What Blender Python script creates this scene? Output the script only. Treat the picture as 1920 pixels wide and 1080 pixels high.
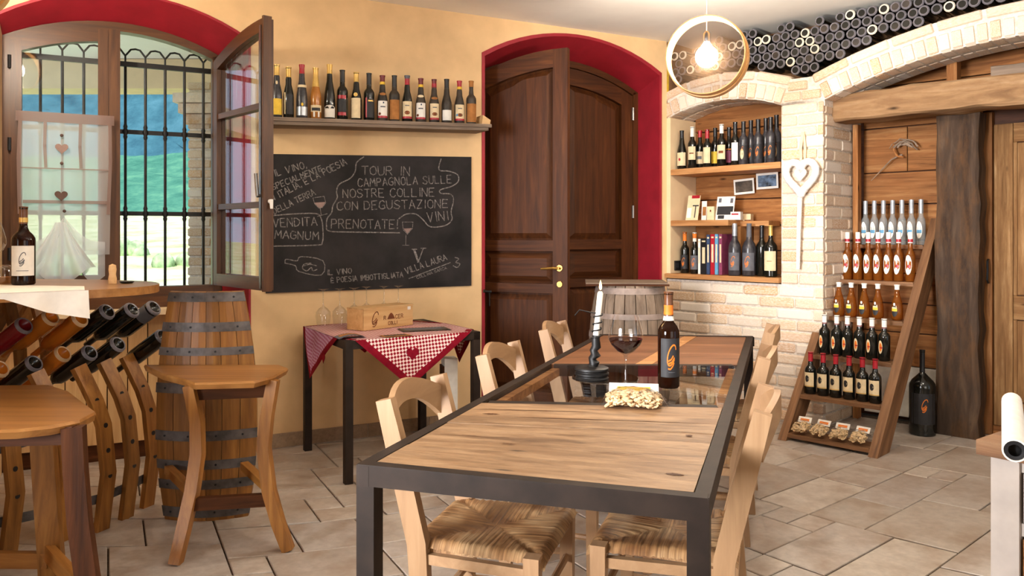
import bpy, bmesh, math, random
from mathutils import Vector, Matrix
for o in list(bpy.data.objects):
    bpy.data.objects.remove(o)
SC = bpy.context.scene
COL = SC.collection
RND = random.Random(11)
F, HC, HY = 1500.0, 1.3, 437.0          # focal length in pixels, eye height, horizon row

# ------------------------------------------------------------------ camera, world, lights, exposure
cd = bpy.data.cameras.new('camera'); cam = bpy.data.objects.new('camera', cd); COL.objects.link(cam)
cd.sensor_width = 36.0; cd.lens = F / 1920 * 36; cd.shift_y = -(540 - HY) / 1920
cam.location = (0, 0, HC); cam.rotation_euler = (math.pi / 2, 0, 0); cd.clip_start = 0.05; cd.clip_end = 600
SC.camera = cam
vs = SC.view_settings
vs.view_transform = 'Standard'; vs.look = 'None'; vs.gamma = 1.0; vs.use_curve_mapping = False
vs.exposure = 0.12
SC.display_settings.display_device = 'sRGB'
cy = SC.cycles
cy.max_bounces = 10; cy.diffuse_bounces = 5; cy.glossy_bounces = 4; cy.transmission_bounces = 8; cy.transparent_max_bounces = 24
cy.caustics_reflective = False; cy.caustics_refractive = False
cy.sample_clamp_indirect = 6.0
W = bpy.data.worlds.new('sky'); SC.world = W; W.use_nodes = True
bg = W.node_tree.nodes['Background']; bg.inputs[0].default_value = (0.62, 0.80, 1.0, 1); bg.inputs[1].default_value = 1.6

def lamp(name, kind, loc, energy, color=(1, 1, 1), target=None, size=None, size_y=None, radius=None, spread=None):
    l = bpy.data.lights.new(name, kind); o = bpy.data.objects.new(name, l); COL.objects.link(o)
    o.location = loc; l.energy = energy; l.color = color
    if target is not None:
        o.rotation_euler = (Vector(target) - Vector(loc)).to_track_quat('-Z', 'Y').to_euler()
    if kind == 'AREA':
        l.shape = 'RECTANGLE'; l.size = size; l.size_y = size_y or size
        if spread: l.spread = spread
    if radius is not None: l.shadow_soft_size = radius
    return o
SUN = lamp('sun', 'SUN', (0, 0, 20), 4.4, (1, 0.96, 0.88), target=(4.0, 12.0, 0.0)); SUN.data.angle = 0.01
# unseen area lamps added inside the closed room to stand for daylight
lamp('assumed_window_light', 'AREA', (-2.95, -0.45, 1.6), 60, (0.96, 0.97, 1.0), target=(2.5, 5.0, 1.2), size=1.3, size_y=1.6, spread=0.95)  # light of an assumed left window, the wall itself has no opening
lamp('added_rear_light', 'AREA', (2.6, -1.6, 1.5), 48, (1.0, 0.96, 0.90), target=(0.6, 5.0, 1.2), size=2.4, size_y=2.0)  # lamp added behind the camera before a solid wall, no glazed door built
# unseen fill lights added above the frame to brighten ceiling and room
lamp('near_fill_light', 'POINT', (0.55, 2.2, 2.5), 33, (1, 0.9, 0.76), radius=0.07)
lamp('side_fill_light', 'POINT', (1.9, 2.9, 2.5), 34, (1, 0.92, 0.8), radius=0.07)

# ------------------------------------------------------------------ helpers
def V(*a): return Vector(a)
def at(px, py, Y): return V((px - 960) / F * Y, Y, HC - (py - HY) / F * Y)
def fl(px, py, z=0.0):
    Y = (HC - z) * F / (py - HY); return V((px - 960) / F * Y, Y, z)
def frame(o, x, y=None, z=(0, 0, 1)):
    x = Vector(x).normalized(); z = Vector(z)
    z = (z - x * z.dot(x)).normalized(); y = z.cross(x)
    M = Matrix((x, y, z)).transposed().to_4x4(); M.translation = Vector(o); return M
def T(x, y, z): return Matrix.Translation((x, y, z))
def RZ(a): return Matrix.Rotation(a, 4, 'Z')
def RX(a): return Matrix.Rotation(a, 4, 'X')
def RY(a): return Matrix.Rotation(a, 4, 'Y')
def lerp(a, b, t): return a + (b - a) * t
MW = {}                                   # world matrix of each object made here

class MB:
    def __init__(s): s.v = []; s.f = []; s.m = []; s.cur = 0; s.M = None
    def add(s, vs, fs):
        o = len(s.v)
        for p in vs:
            p = Vector(p); s.v.append(s.M @ p if s.M else p)
        for f in fs: s.f.append([o + i for i in f]); s.m.append(s.cur)
        return s
    def hexa(s, b, t):                    # four bottom points, four top points, same order (ccw from above)
        return s.add(list(b) + list(t), [(3, 2, 1, 0), (4, 5, 6, 7), (0, 1, 5, 4), (1, 2, 6, 5), (2, 3, 7, 6), (3, 0, 4, 7)])
    def box(s, x0, x1, y0, y1, z0, z1):
        return s.hexa([(x0, y0, z0), (x1, y0, z0), (x1, y1, z0), (x0, y1, z0)], [(x0, y0, z1), (x1, y0, z1), (x1, y1, z1), (x0, y1, z1)])
    def prism(s, poly, y0, y1, plane='xz'):   # polygon in the xz plane pushed along y, or in xy pushed along z
        n = len(poly)
        if plane == 'xz':
            a = [(p[0], y0, p[1]) for p in poly]; b = [(p[0], y1, p[1]) for p in poly]
        else:
            a = [(p[0], p[1], y1) for p in poly]; b = [(p[0], p[1], y0) for p in poly]
        fs = [tuple(range(n)), tuple(range(2 * n - 1, n - 1, -1))] + [(i, i + n, (i + 1) % n + n, (i + 1) % n) for i in range(n)]
        return s.add(a + b, fs)
    def strip(s, a, b, y0, y1):           # band between two xz polylines, pushed along y
        for i in range(len(a) - 1):
            q = [a[i], a[i + 1], b[i + 1], b[i]]; s.prism(q, y0, y1)
        return s
    def tube(s, pts, r, n=8, cap=True, flat=None):
        pts = [Vector(p) for p in pts]; k = len(pts); vs = []; fs = []
        rs = r if isinstance(r, (list, tuple)) else [r] * k
        up = None
        for i in range(k):
            d = (pts[min(i + 1, k - 1)] - pts[max(i - 1, 0)]).normalized()
            if up is None: up = d.orthogonal().normalized()
            up = (up - d * up.dot(d)).normalized(); w = d.cross(up)
            for j in range(n):
                a = 2 * math.pi * j / n; vs.append(pts[i] + (up * math.cos(a) + w * math.sin(a)) * rs[i])
        for i in range(k - 1):
            for j in range(n):
                fs.append((i * n + j, i * n + (j + 1) % n, (i + 1) * n + (j + 1) % n, (i + 1) * n + j))
        if cap: fs += [tuple(range(n - 1, -1, -1)), tuple(range((k - 1) * n, k * n))]
        return s.add(vs, fs)
    def bar(s, pts, w, t, side=(1, 0, 0)):    # rectangle w (along side) by t swept along a path
        pts = [Vector(p) for p in pts]; k = len(pts); vs = []; fs = []; side = Vector(side)
        ws = w if isinstance(w, (list, tuple)) else [w] * k
        ts = t if isinstance(t, (list, tuple)) else [t] * k
        for i in range(k):
            d = (pts[min(i + 1, k - 1)] - pts[max(i - 1, 0)]).normalized()
            a = (side - d * side.dot(d)).normalized(); b = d.cross(a)
            for q, e in ((-1, -1), (1, -1), (1, 1), (-1, 1)):
                vs.append(pts[i] + a * (q * ws[i] / 2) + b * (e * ts[i] / 2))
        for i in range(k - 1):
            for j in range(4): fs.append((i * 4 + j, i * 4 + (j + 1) % 4, i * 4 + 4 + (j + 1) % 4, i * 4 + 4 + j))
        fs += [(3, 2, 1, 0), tuple(range(k * 4 - 4, k * 4))]
        return s.add(vs, fs)
    def lathe(s, prof, n=20, M=None, a0=0.0, a1=None, close=True):
        vs = []; fs = []; k = len(prof); full = a1 is None; m = n if full else n + 1
        for r, z in prof:
            for j in range(m):
                a = a0 + ((2 * math.pi) if full else (a1 - a0)) * j / n
                p = V(r * math.sin(a), -r * math.cos(a), z); vs.append(M @ p if M else p)
        for i in range(k - 1):
            for j in range(n):
                j2 = (j + 1) % m
                fs.append((i * m + j, i * m + j2, (i + 1) * m + j2, (i + 1) * m + j))
        if full and close:
            if prof[0][0] > 1e-6: fs.append(tuple(range(m - 1, -1, -1)))
            if prof[-1][0] > 1e-6: fs.append(tuple(range((k - 1) * m, k * m)))
        return s.add(vs, fs)
    def ball(s, c, r, n=10, k=6, sc=(1, 1, 1)):
        prof = [(max(1e-7, math.sin(math.pi * i / k)) * r, -math.cos(math.pi * i / k) * r) for i in range(k + 1)]
        M = Matrix.Translation(c) @ Matrix.Diagonal((sc[0], sc[1], sc[2], 1)); return s.lathe(prof, n, M, close=False)
    def grid(s, fn, nu, nv):
        vs = [fn(i / nu, j / nv) for j in range(nv + 1) for i in range(nu + 1)]
        fs = [(j * (nu + 1) + i, j * (nu + 1) + i + 1, (j + 1) * (nu + 1) + i + 1, (j + 1) * (nu + 1) + i) for j in range(nv) for i in range(nu)]
        return s.add(vs, fs)
    def ribbon(s, pts, w, y=0.0):          # flat stroke in the local xz plane
        for i in range(len(pts) - 1):
            a = Vector((pts[i][0], pts[i][1])); b = Vector((pts[i + 1][0], pts[i + 1][1])); d = b - a
            if d.length < 1e-6: continue
            d.normalize(); n = Vector((-d.y, d.x)) * (w / 2); a2 = a - d * w * .3; b2 = b + d * w * .3
            s.add([(p.x, y, p.y) for p in (a2 - n, b2 - n, b2 + n, a2 + n)], [(0, 1, 2, 3)])
        return s
    def mesh(s, name, mats, M=None, smooth=None):
        me = bpy.data.meshes.new(name)
        vs = [M @ p for p in s.v] if M else s.v
        me.from_pydata([tuple(p) for p in vs], [], s.f)
        for m in (mats if isinstance(mats, (list, tuple)) else [mats]): me.materials.append(m)
        if max(s.m, default=0): me.polygons.foreach_set('material_index', s.m)
        if smooth is not None:
            me.polygons.foreach_set('use_smooth', [True] * len(me.polygons))
            try: me.set_sharp_from_angle(angle=math.radians(smooth))
            except Exception: pass
        me.update(); return me
    def build(s, name, mats, parent=None, frm=None, smooth=None, local=False, kind=None, label=None):
        """vertices are in world space (moved into frm or the parent's frame), or already local"""
        if frm is None: frm = MW[parent] if parent is not None else Matrix()
        me = s.mesh(name, mats, None if local else frm.inverted(), smooth)
        return link(name, me, parent, frm, kind, label)

def link(name, me, parent=None, frm=None, kind=None, label=None):
    frm = frm if frm is not None else (MW[parent] if parent is not None else Matrix())
    o = bpy.data.objects.new(name, me); COL.objects.link(o); MW[o] = frm
    if parent is not None:
        o.parent = parent; o.matrix_basis = MW[parent].inverted() @ frm
    else: o.matrix_basis = frm
    if kind: o['kind'] = kind
    if label: o['label'] = label
    return o
def tag(o, label, cat, group=None):
    o['label'] = label; o['category'] = cat
    if group: o['group'] = group
    return o
def thing(name, label, cat, M, group=None):
    o = bpy.data.objects.new(name, None); COL.objects.link(o); o.empty_display_size = .04
    o.matrix_basis = M; MW[o] = M.copy(); return tag(o, label, cat, group)
def struct(name, mb, mats, **k): return mb.build(name, mats, kind='structure', **k)
KIDS = {}
def copy_tree(root, M, label=None, group=None):
    def cp(o, par):
        c = o.copy(); COL.objects.link(c)
        MW[c] = M if par is None else MW[par] @ o.matrix_basis
        if par is None: c.matrix_basis = M
        else: c.parent = par; c.matrix_basis = o.matrix_basis.copy()
        for ch in list(o.children): cp(ch, c)
        return c
    c = cp(root, None)
    if label: c['label'] = label
    if group: c['group'] = group
    return c
def quadbox(name, quad, thick, mats, parent, bev=0.0, **k):
    """slab under a world quad (ccw from its outer side); local x runs along its first edge"""
    a, b, c, d = [Vector(p) for p in quad]; n = (b - a).cross(d - a).normalized()
    fr = frame((a + b + c + d) / 4, b - a, z=n); m = MB()
    if bev:
        ctr = (a + b + c + d) / 4
        top = [p + (ctr - p).normalized() * bev * 1.4 for p in (a, b, c, d)]; mid = [p - n * bev for p in (a, b, c, d)]
        low = [p - n * thick for p in (a, b, c, d)]
        m.add(low + mid + top, [(3, 2, 1, 0), (8, 9, 10, 11)] + [(i, (i + 1) % 4, (i + 1) % 4 + 4, i + 4) for i in range(4)] + [(i + 4, (i + 1) % 4 + 4, (i + 1) % 4 + 8, i + 8) for i in range(4)])
    else: m.hexa([p - n * thick for p in (a, b, c, d)], (a, b, c, d))
    return m.build(name, mats, parent, frm=fr, **k)
def unit_brick(ch=0.12, wob=0.0, rnd=None):
    """chamfered cube -.5...5, ch relative to each side (made for bricks)"""
    m = MB(); h = .5
    cx, cy_, cz = ch * .3, ch, ch
    vs = []
    for x, y, z in [(x, y, z) for x in (-1, 1) for y in (-1, 1) for z in (-1, 1)]:
        vs += [(x * h, y * (h - cy_), z * (h - cz)), (x * (h - cx), y * h, z * (h - cz)), (x * (h - cx), y * (h - cy_), z * h)]
    if rnd: vs = [tuple(c + rnd.uniform(-wob, wob) for c in p) for p in vs]
    bm = bmesh.new()
    for p in vs: bm.verts.new(p)
    bmesh.ops.convex_hull(bm, input=bm.verts[:])
    me = bpy.data.meshes.new('brick'); bm.to_mesh(me); bm.free(); return me

# ------------------------------------------------------------------ materials
def C(r, g, b):
    f = lambda c: (c / 255 / 12.92) if c / 255 <= .04045 else ((c / 255 + .055) / 1.055) ** 2.4
    return (f(r), f(g), f(b), 1)
class NT:
    def __init__(s, name):
        s.mat = bpy.data.materials.new(name); s.mat.use_nodes = True; s.t = s.mat.node_tree; s.t.nodes.clear()
        s.out = s.n('ShaderNodeOutputMaterial')
    def n(s, t, **k):
        nd = s.t.nodes.new(t)
        for a, v in k.items():
            if a.startswith('i_'): nd.inputs[a[2:].replace('_', ' ')].default_value = v
            else: setattr(nd, a, v)
        return nd
    def l(s, a, b): s.t.links.new(a, b)
    def principled(s, **k):
        b = s.n('ShaderNodeBsdfPrincipled'); s.l(b.outputs[0], s.out.inputs[0])
        for a, v in k.items(): b.inputs[a.replace('_', ' ')].default_value = v
        return b
    def coord(s, scale=(1, 1, 1), jitter=True):
        tc = s.n('ShaderNodeTexCoord'); mp = s.n('ShaderNodeMapping'); mp.inputs['Scale'].default_value = scale
        if jitter:
            oi = s.n('ShaderNodeObjectInfo'); mu = s.n('ShaderNodeVectorMath', operation='SCALE'); cx = s.n('ShaderNodeCombineXYZ')
            s.l(oi.outputs['Random'], cx.inputs[0]); s.l(oi.outputs['Random'], cx.inputs[1]); s.l(oi.outputs['Random'], cx.inputs[2])
            mu.inputs['Scale'].default_value = 37.0; s.l(cx.outputs[0], mu.inputs[0])
            ad = s.n('ShaderNodeVectorMath', operation='ADD'); s.l(tc.outputs['Object'], ad.inputs[0]); s.l(mu.outputs[0], ad.inputs[1])
            s.l(ad.outputs[0], mp.inputs[0])
        else: s.l(tc.outputs['Object'], mp.inputs[0])
        return mp.outputs[0]
    def noise(s, vec, scale, detail=4, rough=.55, dist=0.0):
        nd = s.n('ShaderNodeTexNoise'); nd.inputs['Scale'].default_value = scale; nd.inputs['Detail'].default_value = detail
        nd.inputs['Roughness'].default_value = rough; nd.inputs['Distortion'].default_value = dist; s.l(vec, nd.inputs['Vector']); return nd.outputs['Fac']
    def ramp(s, fac, stops, interp='LINEAR'):
        r = s.n('ShaderNodeValToRGB'); e = r.color_ramp.elements; r.color_ramp.interpolation = interp
        while len(e) < len(stops): e.new(.5)
        for q, (p, c) in zip(e, stops): q.position = p; q.color = c
        s.l(fac, r.inputs[0]); return r.outputs[0]
    def mix(s, f, a, b, mode='MIX'):
        m = s.n('ShaderNodeMix', data_type='RGBA', blend_type=mode)
        for q, i in ((f, 0), (a, 6), (b, 7)):
            if hasattr(q, 'is_linked'): s.l(q, m.inputs[i])
            else: m.inputs[i].default_value = q
        return m.outputs[2]
    def bump(s, h, b, strength=.3, dist=.01):
        bp = s.n('ShaderNodeBump'); bp.inputs['Strength'].default_value = strength; bp.inputs['Distance'].default_value = dist
        s.l(h, bp.inputs['Height']); s.l(bp.outputs[0], b.inputs['Normal'])
def plain(name, c, rough=.5, metal=0.0, var=.08, scale=30, bump=0.0, spec=.5, **k):
    t = NT(name); b = t.principled(Roughness=rough, Metallic=metal, **k); b.inputs['Specular IOR Level'].default_value = spec
    n = t.noise(t.coord(), scale)
    d = tuple(x * (1 - var * 2.2) for x in c[:3]) + (1,); e = tuple(min(1, x * (1 + var)) for x in c[:3]) + (1,)
    t.l(t.ramp(n, [(.3, d), (.7, e)]), b.inputs['Base Color'])
    if bump: t.bump(n, b, bump, .004)
    return t.mat
def wood(name, c1, c2, c3=None, scale=1.0, rough=.5, bump=.25, knots=False, stretch=14, varc=None, spec=.4, blotch=None):
    """grain along local x"""
    t = NT(name); b = t.principled(Roughness=rough); b.inputs['Specular IOR Level'].default_value = spec
    v = t.coord((1.0 * scale, stretch * scale, stretch * scale))
    g1 = t.noise(v, 2.2, 6, .62, .6); v2 = t.coord((.5 * scale, 2.2 * scale, 2.2 * scale)); g2 = t.noise(v2, 2.4, 3, .5, .3)
    col = t.ramp(g1, [(.28, c1), (.55, c2), (.75, c3 or c2)])
    col = t.mix(t.ramp(g2, [(.3, (0, 0, 0, 1)), (.75, (.55, .55, .55, 1))]), col, c1, 'MIX')
    if varc is not None:
        oi = t.n('ShaderNodeObjectInfo'); r = t.ramp(oi.outputs['Random'], [(0, (1 - varc, 1 - varc, 1 - varc, 1)), (1, (1 + varc * .6, 1 + varc * .5, 1 + varc * .4, 1))])
        col = t.mix(1.0, col, r, 'MULTIPLY')
    if knots:
        kv = t.coord((2.2 * scale, 7 * scale, 7 * scale)); vo = t.n('ShaderNodeTexVoronoi'); vo.inputs['Scale'].default_value = 1.5; t.l(kv, vo.inputs['Vector'])
        k = t.ramp(vo.outputs['Distance'], [(.04, (1, 1, 1, 1)), (.13, (0, 0, 0, 1))])
        col = t.mix(k, col, tuple(x * .35 for x in c1[:3]) + (1,))
    if blotch is not None:
        bn = t.noise(t.coord((1.2, 5, 5)), 3.0, 6, .7); col = t.mix(t.ramp(bn, [(.45, (0, 0, 0, 1)), (.7, (.75, .75, .75, 1))]), col, blotch)
    t.l(col, b.inputs['Base Color']); t.bump(g1, b, bump, .006); return t.mat
def clear_glass(name, tint=(1, 1, 1, 1), rough=0.0, refl=1.0, k=.93, f0=.045):
    """thin clear glass: see-through with a Fresnel reflection"""
    t = NT(name); tr = t.n('ShaderNodeBsdfTransparent'); tr.inputs[0].default_value = tint
    gl = t.n('ShaderNodeBsdfGlossy'); gl.inputs['Roughness'].default_value = rough; gl.inputs[0].default_value = (refl, refl, refl, 1)
    lw = t.n('ShaderNodeLayerWeight'); lw.inputs[0].default_value = .5; mx = t.n('ShaderNodeMixShader')
    pw = t.n('ShaderNodeMath', operation='POWER'); pw.inputs[1].default_value = 5.0; t.l(lw.outputs['Facing'], pw.inputs[0])
    fr = t.n('ShaderNodeMath', operation='MULTIPLY_ADD'); fr.inputs[1].default_value = k; fr.inputs[2].default_value = f0; t.l(pw.outputs[0], fr.inputs[0])
    t.l(fr.outputs[0], mx.inputs[0]); t.l(tr.outputs[0], mx.inputs[1]); t.l(gl.outputs[0], mx.inputs[2]); t.l(mx.outputs[0], t.out.inputs[0]); return t.mat
def emit(name, c, s):
    t = NT(name); e = t.n('ShaderNodeEmission'); e.inputs[0].default_value = c; e.inputs[1].default_value = s; t.l(e.outputs[0], t.out.inputs[0]); return t.mat
def randcol(name, cols, rough=.8, noise=60, bump=.5, var=.25, spec=.2, big=None):
    """one colour per object out of a list, with a grainy surface"""
    t = NT(name); b = t.principled(Roughness=rough); b.inputs['Specular IOR Level'].default_value = spec
    oi = t.n('ShaderNodeObjectInfo'); n = len(cols)
    base = t.ramp(oi.outputs['Random'], [(i / max(1, n - 1), c) for i, c in enumerate(cols)])
    ns = t.noise(t.coord(), noise, 6, .65); g = t.ramp(ns, [(.25, (1 - var, 1 - var, 1 - var, 1)), (.7, (1 + var * .35,) * 3 + (1,))])
    col = t.mix(1.0, base, g, 'MULTIPLY')
    if big:
        bn = t.noise(t.coord(), big[0], 4, .6); col = t.mix(t.ramp(bn, [(.42, (0, 0, 0, 1)), (.66, (.7, .7, .7, 1))]), col, big[1])
    t.l(col, b.inputs['Base Color']); t.bump(ns, b, bump, .006); return t.mat

M_ = {}
M_['plaster'] = plain('ochre_plaster', C(230, 194, 146), .85, var=.05, scale=5, bump=.12, spec=.15)
M_['cream_plaster'] = plain('cream_plaster', C(235, 208, 168), .85, var=.04, scale=6, bump=.1, spec=.15)
M_['brown_plaster'] = plain('brown_plaster', C(150, 112, 80), .9, var=.12, scale=9, bump=.2, spec=.1)
M_['ceiling'] = plain('white_ceiling_paint', C(254, 251, 246), .9, var=.02, scale=4, spec=.1)
M_['red_paint'] = plain('crimson_paint', C(152, 28, 42), .55, var=.08, scale=8, spec=.4)
M_['mortar'] = plain('pale_lime_mortar', C(226, 214, 200), .95, var=.12, scale=50, bump=.5, spec=.1)
M_['brick'] = randcol('old_pale_brick', [C(226, 190, 150), C(240, 222, 200), C(222, 176, 128), C(243, 230, 214), C(216, 180, 140), C(232, 208, 178), C(205, 160, 118), C(240, 226, 208)], noise=70, big=(14, C(240, 228, 214)))
M_['grout'] = plain('dark_grout', C(96, 80, 66), .95, var=.2, scale=60, spec=.1)
M_['tile'] = randcol('travertine_tile', [C(190, 178, 166), C(172, 160, 148), C(204, 192, 178), C(178, 168, 160), C(196, 184, 170), C(166, 154, 142)], rough=.42, noise=26, bump=.18, var=.22, spec=.45, big=(5, C(148, 126, 106)))
M_['skirting'] = randcol('stone_skirting', [C(168, 142, 116), C(150, 124, 100), C(160, 136, 112)], rough=.6, noise=40, var=.3)
M_['door'] = wood('door_brown_wood', C(54, 26, 9), C(86, 47, 18), C(106, 62, 27), rough=.55, bump=.12, spec=.25)
M_['window_wood'] = wood('window_brown_wood', C(60, 34, 14), C(92, 56, 26), C(112, 72, 38), rough=.4, bump=.1)
M_['oak'] = wood('barrel_oak', C(108, 66, 24), C(156, 104, 46), C(178, 126, 62), rough=.42, bump=.15, varc=.22)
M_['seat_oak'] = wood('seat_oak', C(124, 80, 38), C(166, 114, 60), C(184, 134, 78), rough=.3, bump=.05, scale=.7)
M_['dark_oak'] = wood('dark_oak', C(48, 26, 12), C(84, 46, 22), C(100, 58, 30), rough=.55, spec=.15)
M_['pine'] = wood('pale_pine', C(196, 150, 96), C(222, 182, 128), C(232, 198, 148), rough=.55, bump=.05, varc=.12)
M_['beech'] = wood('beech_chair_wood', C(146, 112, 80), C(168, 132, 96), C(180, 146, 110), rough=.42, bump=.03, stretch=10)
M_['table_wood'] = wood('weathered_table_wood', C(92, 66, 44), C(148, 114, 80), C(168, 134, 100), rough=.55, bump=.5, scale=1.3, stretch=8, knots=True, varc=.12, blotch=C(182, 148, 112))
M_['red_table_wood'] = wood('reddish_table_wood', C(104, 66, 42), C(144, 98, 66), C(164, 118, 84), rough=.42, bump=.2, varc=.2)
M_['old_plank'] = wood('old_barn_plank', C(100, 60, 30), C(168, 114, 66), C(196, 148, 98), rough=.75, bump=.5, knots=True, varc=.28, spec=.2, blotch=C(128, 80, 42))
M_['beam'] = wood('hewn_beam_wood', C(96, 70, 48), C(162, 128, 92), C(192, 162, 126), rough=.8, bump=.9, scale=.8, stretch=9, knots=True, spec=.15, blotch=C(120, 88, 60))
M_['post'] = wood('dark_hewn_post_wood', C(40, 30, 24), C(80, 64, 52), C(108, 88, 70), rough=.85, bump=.9, stretch=8, spec=.15, blotch=C(98, 68, 42))
M_['grey_wood'] = wood('grey_weathered_wood', C(98, 82, 68), C(146, 126, 108), C(168, 150, 130), rough=.75, bump=.5, varc=.15)
M_['ladder_wood'] = wood('ladder_brown_wood', C(84, 54, 32), C(138, 98, 64), C(160, 122, 86), rough=.65, bump=.4, varc=.15)
M_['shelf_wood'] = wood('niche_shelf_wood', C(150, 98, 52), C(196, 142, 88), C(214, 168, 116), rough=.55, bump=.3)
M_['old_door'] = wood('old_scraped_door_wood', C(100, 68, 38), C(150, 112, 72), C(180, 144, 102), rough=.75, bump=.6, scale=1.3, knots=True, spec=.15, blotch=C(112, 76, 44))
M_['iron'] = plain('raw_dark_iron', C(44, 33, 26), .6, .0, var=.2, scale=12, bump=.05, spec=.2)
M_['black_iron'] = plain('black_wrought_iron', C(26, 24, 24), .5, .3, var=.15)
M_['hoop'] = plain('grey_barrel_hoop_iron', C(98, 92, 90), .5, .45, var=.25, scale=18, bump=.1)
M_['brass'] = plain('brass', C(214, 170, 92), .25, .9, var=.05)
M_['steel'] = plain('grey_steel', C(150, 148, 146), .3, .9, var=.1)
M_['board'] = plain('blackboard_paint', C(44, 40, 40), .75, var=.3, scale=4, spec=.25)
M_['chalk'] = plain('chalk', C(136, 130, 126), .95, var=.35, scale=90, spec=.1)
M_['pane'] = clear_glass('window_pane_glass', (.96, .98, .98, 1))
M_['crystal'] = clear_glass('crystal_glass', (.93, .93, .93, 1), k=.9, f0=.09)
M_['table_glass'] = clear_glass('table_glass', (.96, .98, .98, 1), k=.42)
M_['dark_glass'] = plain('dark_green_glass', C(22, 22, 18), .12, var=.1, spec=.6)
M_['dusty_glass'] = plain('dusty_dark_glass', C(62, 52, 42), .45, var=.35, scale=14, spec=.4)
M_['grey_glass'] = plain('grey_dusty_glass', C(58, 56, 60), .3, var=.3, scale=40, spec=.5)
M_['rose_glass'] = plain('golden_glass', C(176, 112, 48), .12, var=.2, scale=10, spec=.6)
def amber(name, c, a, k=.45):
    t = NT(name); tr = t.n('ShaderNodeBsdfTransparent'); tr.inputs[0].default_value = c; df = t.n('ShaderNodeBsdfPrincipled'); df.inputs['Base Color'].default_value = a
    df.inputs['Roughness'].default_value = .08; mx = t.n('ShaderNodeMixShader'); mx.inputs[0].default_value = k
    t.l(tr.outputs[0], mx.inputs[1]); t.l(df.outputs[0], mx.inputs[2]); t.l(mx.outputs[0], t.out.inputs[0]); return t.mat
M_['amber'] = amber('amber_spirit_glass', C(236, 172, 92), C(140, 84, 28))
M_['amber_dark'] = amber('amber_wine_glass', C(214, 130, 50), C(120, 62, 16))
M_['rack_amber'] = amber('golden_rack_glass', C(244, 184, 84), C(196, 122, 40), .6)
M_['pale_hoop'] = plain('pale_grey_hoop', C(156, 138, 128), .6, .2, var=.15, scale=18)
M_['clear_bottle'] = amber('clear_bottle_glass', C(236, 238, 236), C(190, 194, 194), .28)
M_['red_wine'] = plain('red_wine', C(40, 8, 8), .08, var=.1, spec=.5)
M_['white'] = plain('white_paper', C(236, 230, 220), .8, var=.04, spec=.2)
M_['cream'] = plain('cream_paper', C(226, 204, 164), .8, var=.06, spec=.2)
M_['tan_paper'] = plain('tan_kraft_paper', C(168, 112, 62), .85, var=.12, spec=.2)
M_['grey_paper'] = plain('grey_label_paper', C(96, 96, 102), .7, var=.1)
M_['dark_paper'] = plain('dark_label_paper', C(34, 32, 34), .6, var=.15)
M_['yellow'] = plain('yellow_paper', C(232, 190, 60), .7, var=.08)
M_['orange'] = plain('orange_print', C(226, 120, 26), .6, var=.1)
M_['red'] = plain('red_foil', C(168, 28, 42), .35, var=.08)
M_['dark_red'] = plain('dark_red_foil', C(110, 22, 26), .4, var=.12)
M_['gold'] = plain('gold_foil', C(222, 180, 96), .35, .35, var=.1)
M_['black'] = plain('black_foil', C(22, 20, 22), .4, var=.1)
M_['silver'] = plain('silver_foil', C(178, 182, 188), .3, .5, var=.1)
M_['blue'] = plain('blue_print', C(92, 150, 186), .7, var=.1)
M_['navy'] = plain('navy_print', C(44, 62, 96), .6, var=.15)
M_['purple'] = plain('purple_cloth_book', C(128, 52, 84), .6, var=.1)
M_['brown_print'] = plain('brown_ink', C(120, 62, 26), .8, var=.2)
M_['white_fabric'] = plain('white_linen', C(240, 230, 216), .9, var=.04, scale=20, spec=.1)
M_['candle'] = plain('white_wax', C(240, 234, 224), .45, var=.03)
M_['white_paint'] = plain('worn_white_paint', C(180, 168, 158), .6, var=.08, scale=10)
M_['pale_board'] = plain('pale_cream_board', C(236, 228, 214), .7, var=.05)
M_['white_wicker'] = plain('white_wicker', C(240, 236, 230), .8, var=.1, scale=90, bump=.6)
M_['pale_amber_ring'] = plain('pale_amber_rim', C(206, 172, 130), .3, var=.08)
M_['grey_ring'] = plain('grey_glass_rim', C(120, 116, 122), .3, var=.1)
M_['white_ring'] = plain('pale_glass_rim', C(246, 234, 214), .3, var=.06)
M_['photo_dark'] = plain('dark_photo_print', C(78, 66, 54), .5, var=.6, scale=22)
M_['photo_blue'] = plain('blue_photo_print', C(96, 116, 140), .5, var=.6, scale=22)
M_['amber_bottle'] = amber('brown_wine_glass', C(120, 62, 22), C(40, 18, 6))
M_['foil_amber'] = plain('brown_foil', C(104, 62, 34), .35, var=.1)
M_['smoke_glass'] = clear_glass('smoky_plate_glass', (.42, .40, .38, 1))
def gingham(name, ca, cb, sc=74):
    t = NT(name); b = t.principled(Roughness=.9); b.inputs['Specular IOR Level'].default_value = .1
    tc = t.coord((1, 1, 1), False); ch = t.n('ShaderNodeTexChecker'); ch.inputs['Scale'].default_value = sc; ch.inputs[1].default_value = ca; ch.inputs[2].default_value = cb
    ad = t.n('ShaderNodeVectorMath', operation='ADD'); ad.inputs[1].default_value = (.0037, .0041, .5 / sc); ml = t.n('ShaderNodeVectorMath', operation='MULTIPLY'); ml.inputs[1].default_value = (1, 1, 0); t.l(tc, ml.inputs[0]); t.l(ml.outputs[0], ad.inputs[0]); t.l(ad.outputs[0], ch.inputs['Vector'])
    t.l(ch.outputs[0], b.inputs['Base Color']); return t.mat
M_['gingham'] = gingham('red_gingham', C(232, 204, 196), C(138, 20, 36)); M_['gingham_lilac'] = gingham('lilac_gingham', C(206, 170, 206), C(168, 92, 130))
M_['border_red'] = plain('dark_red_cloth', C(128, 16, 34), .9, var=.1, spec=.1)
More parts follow.
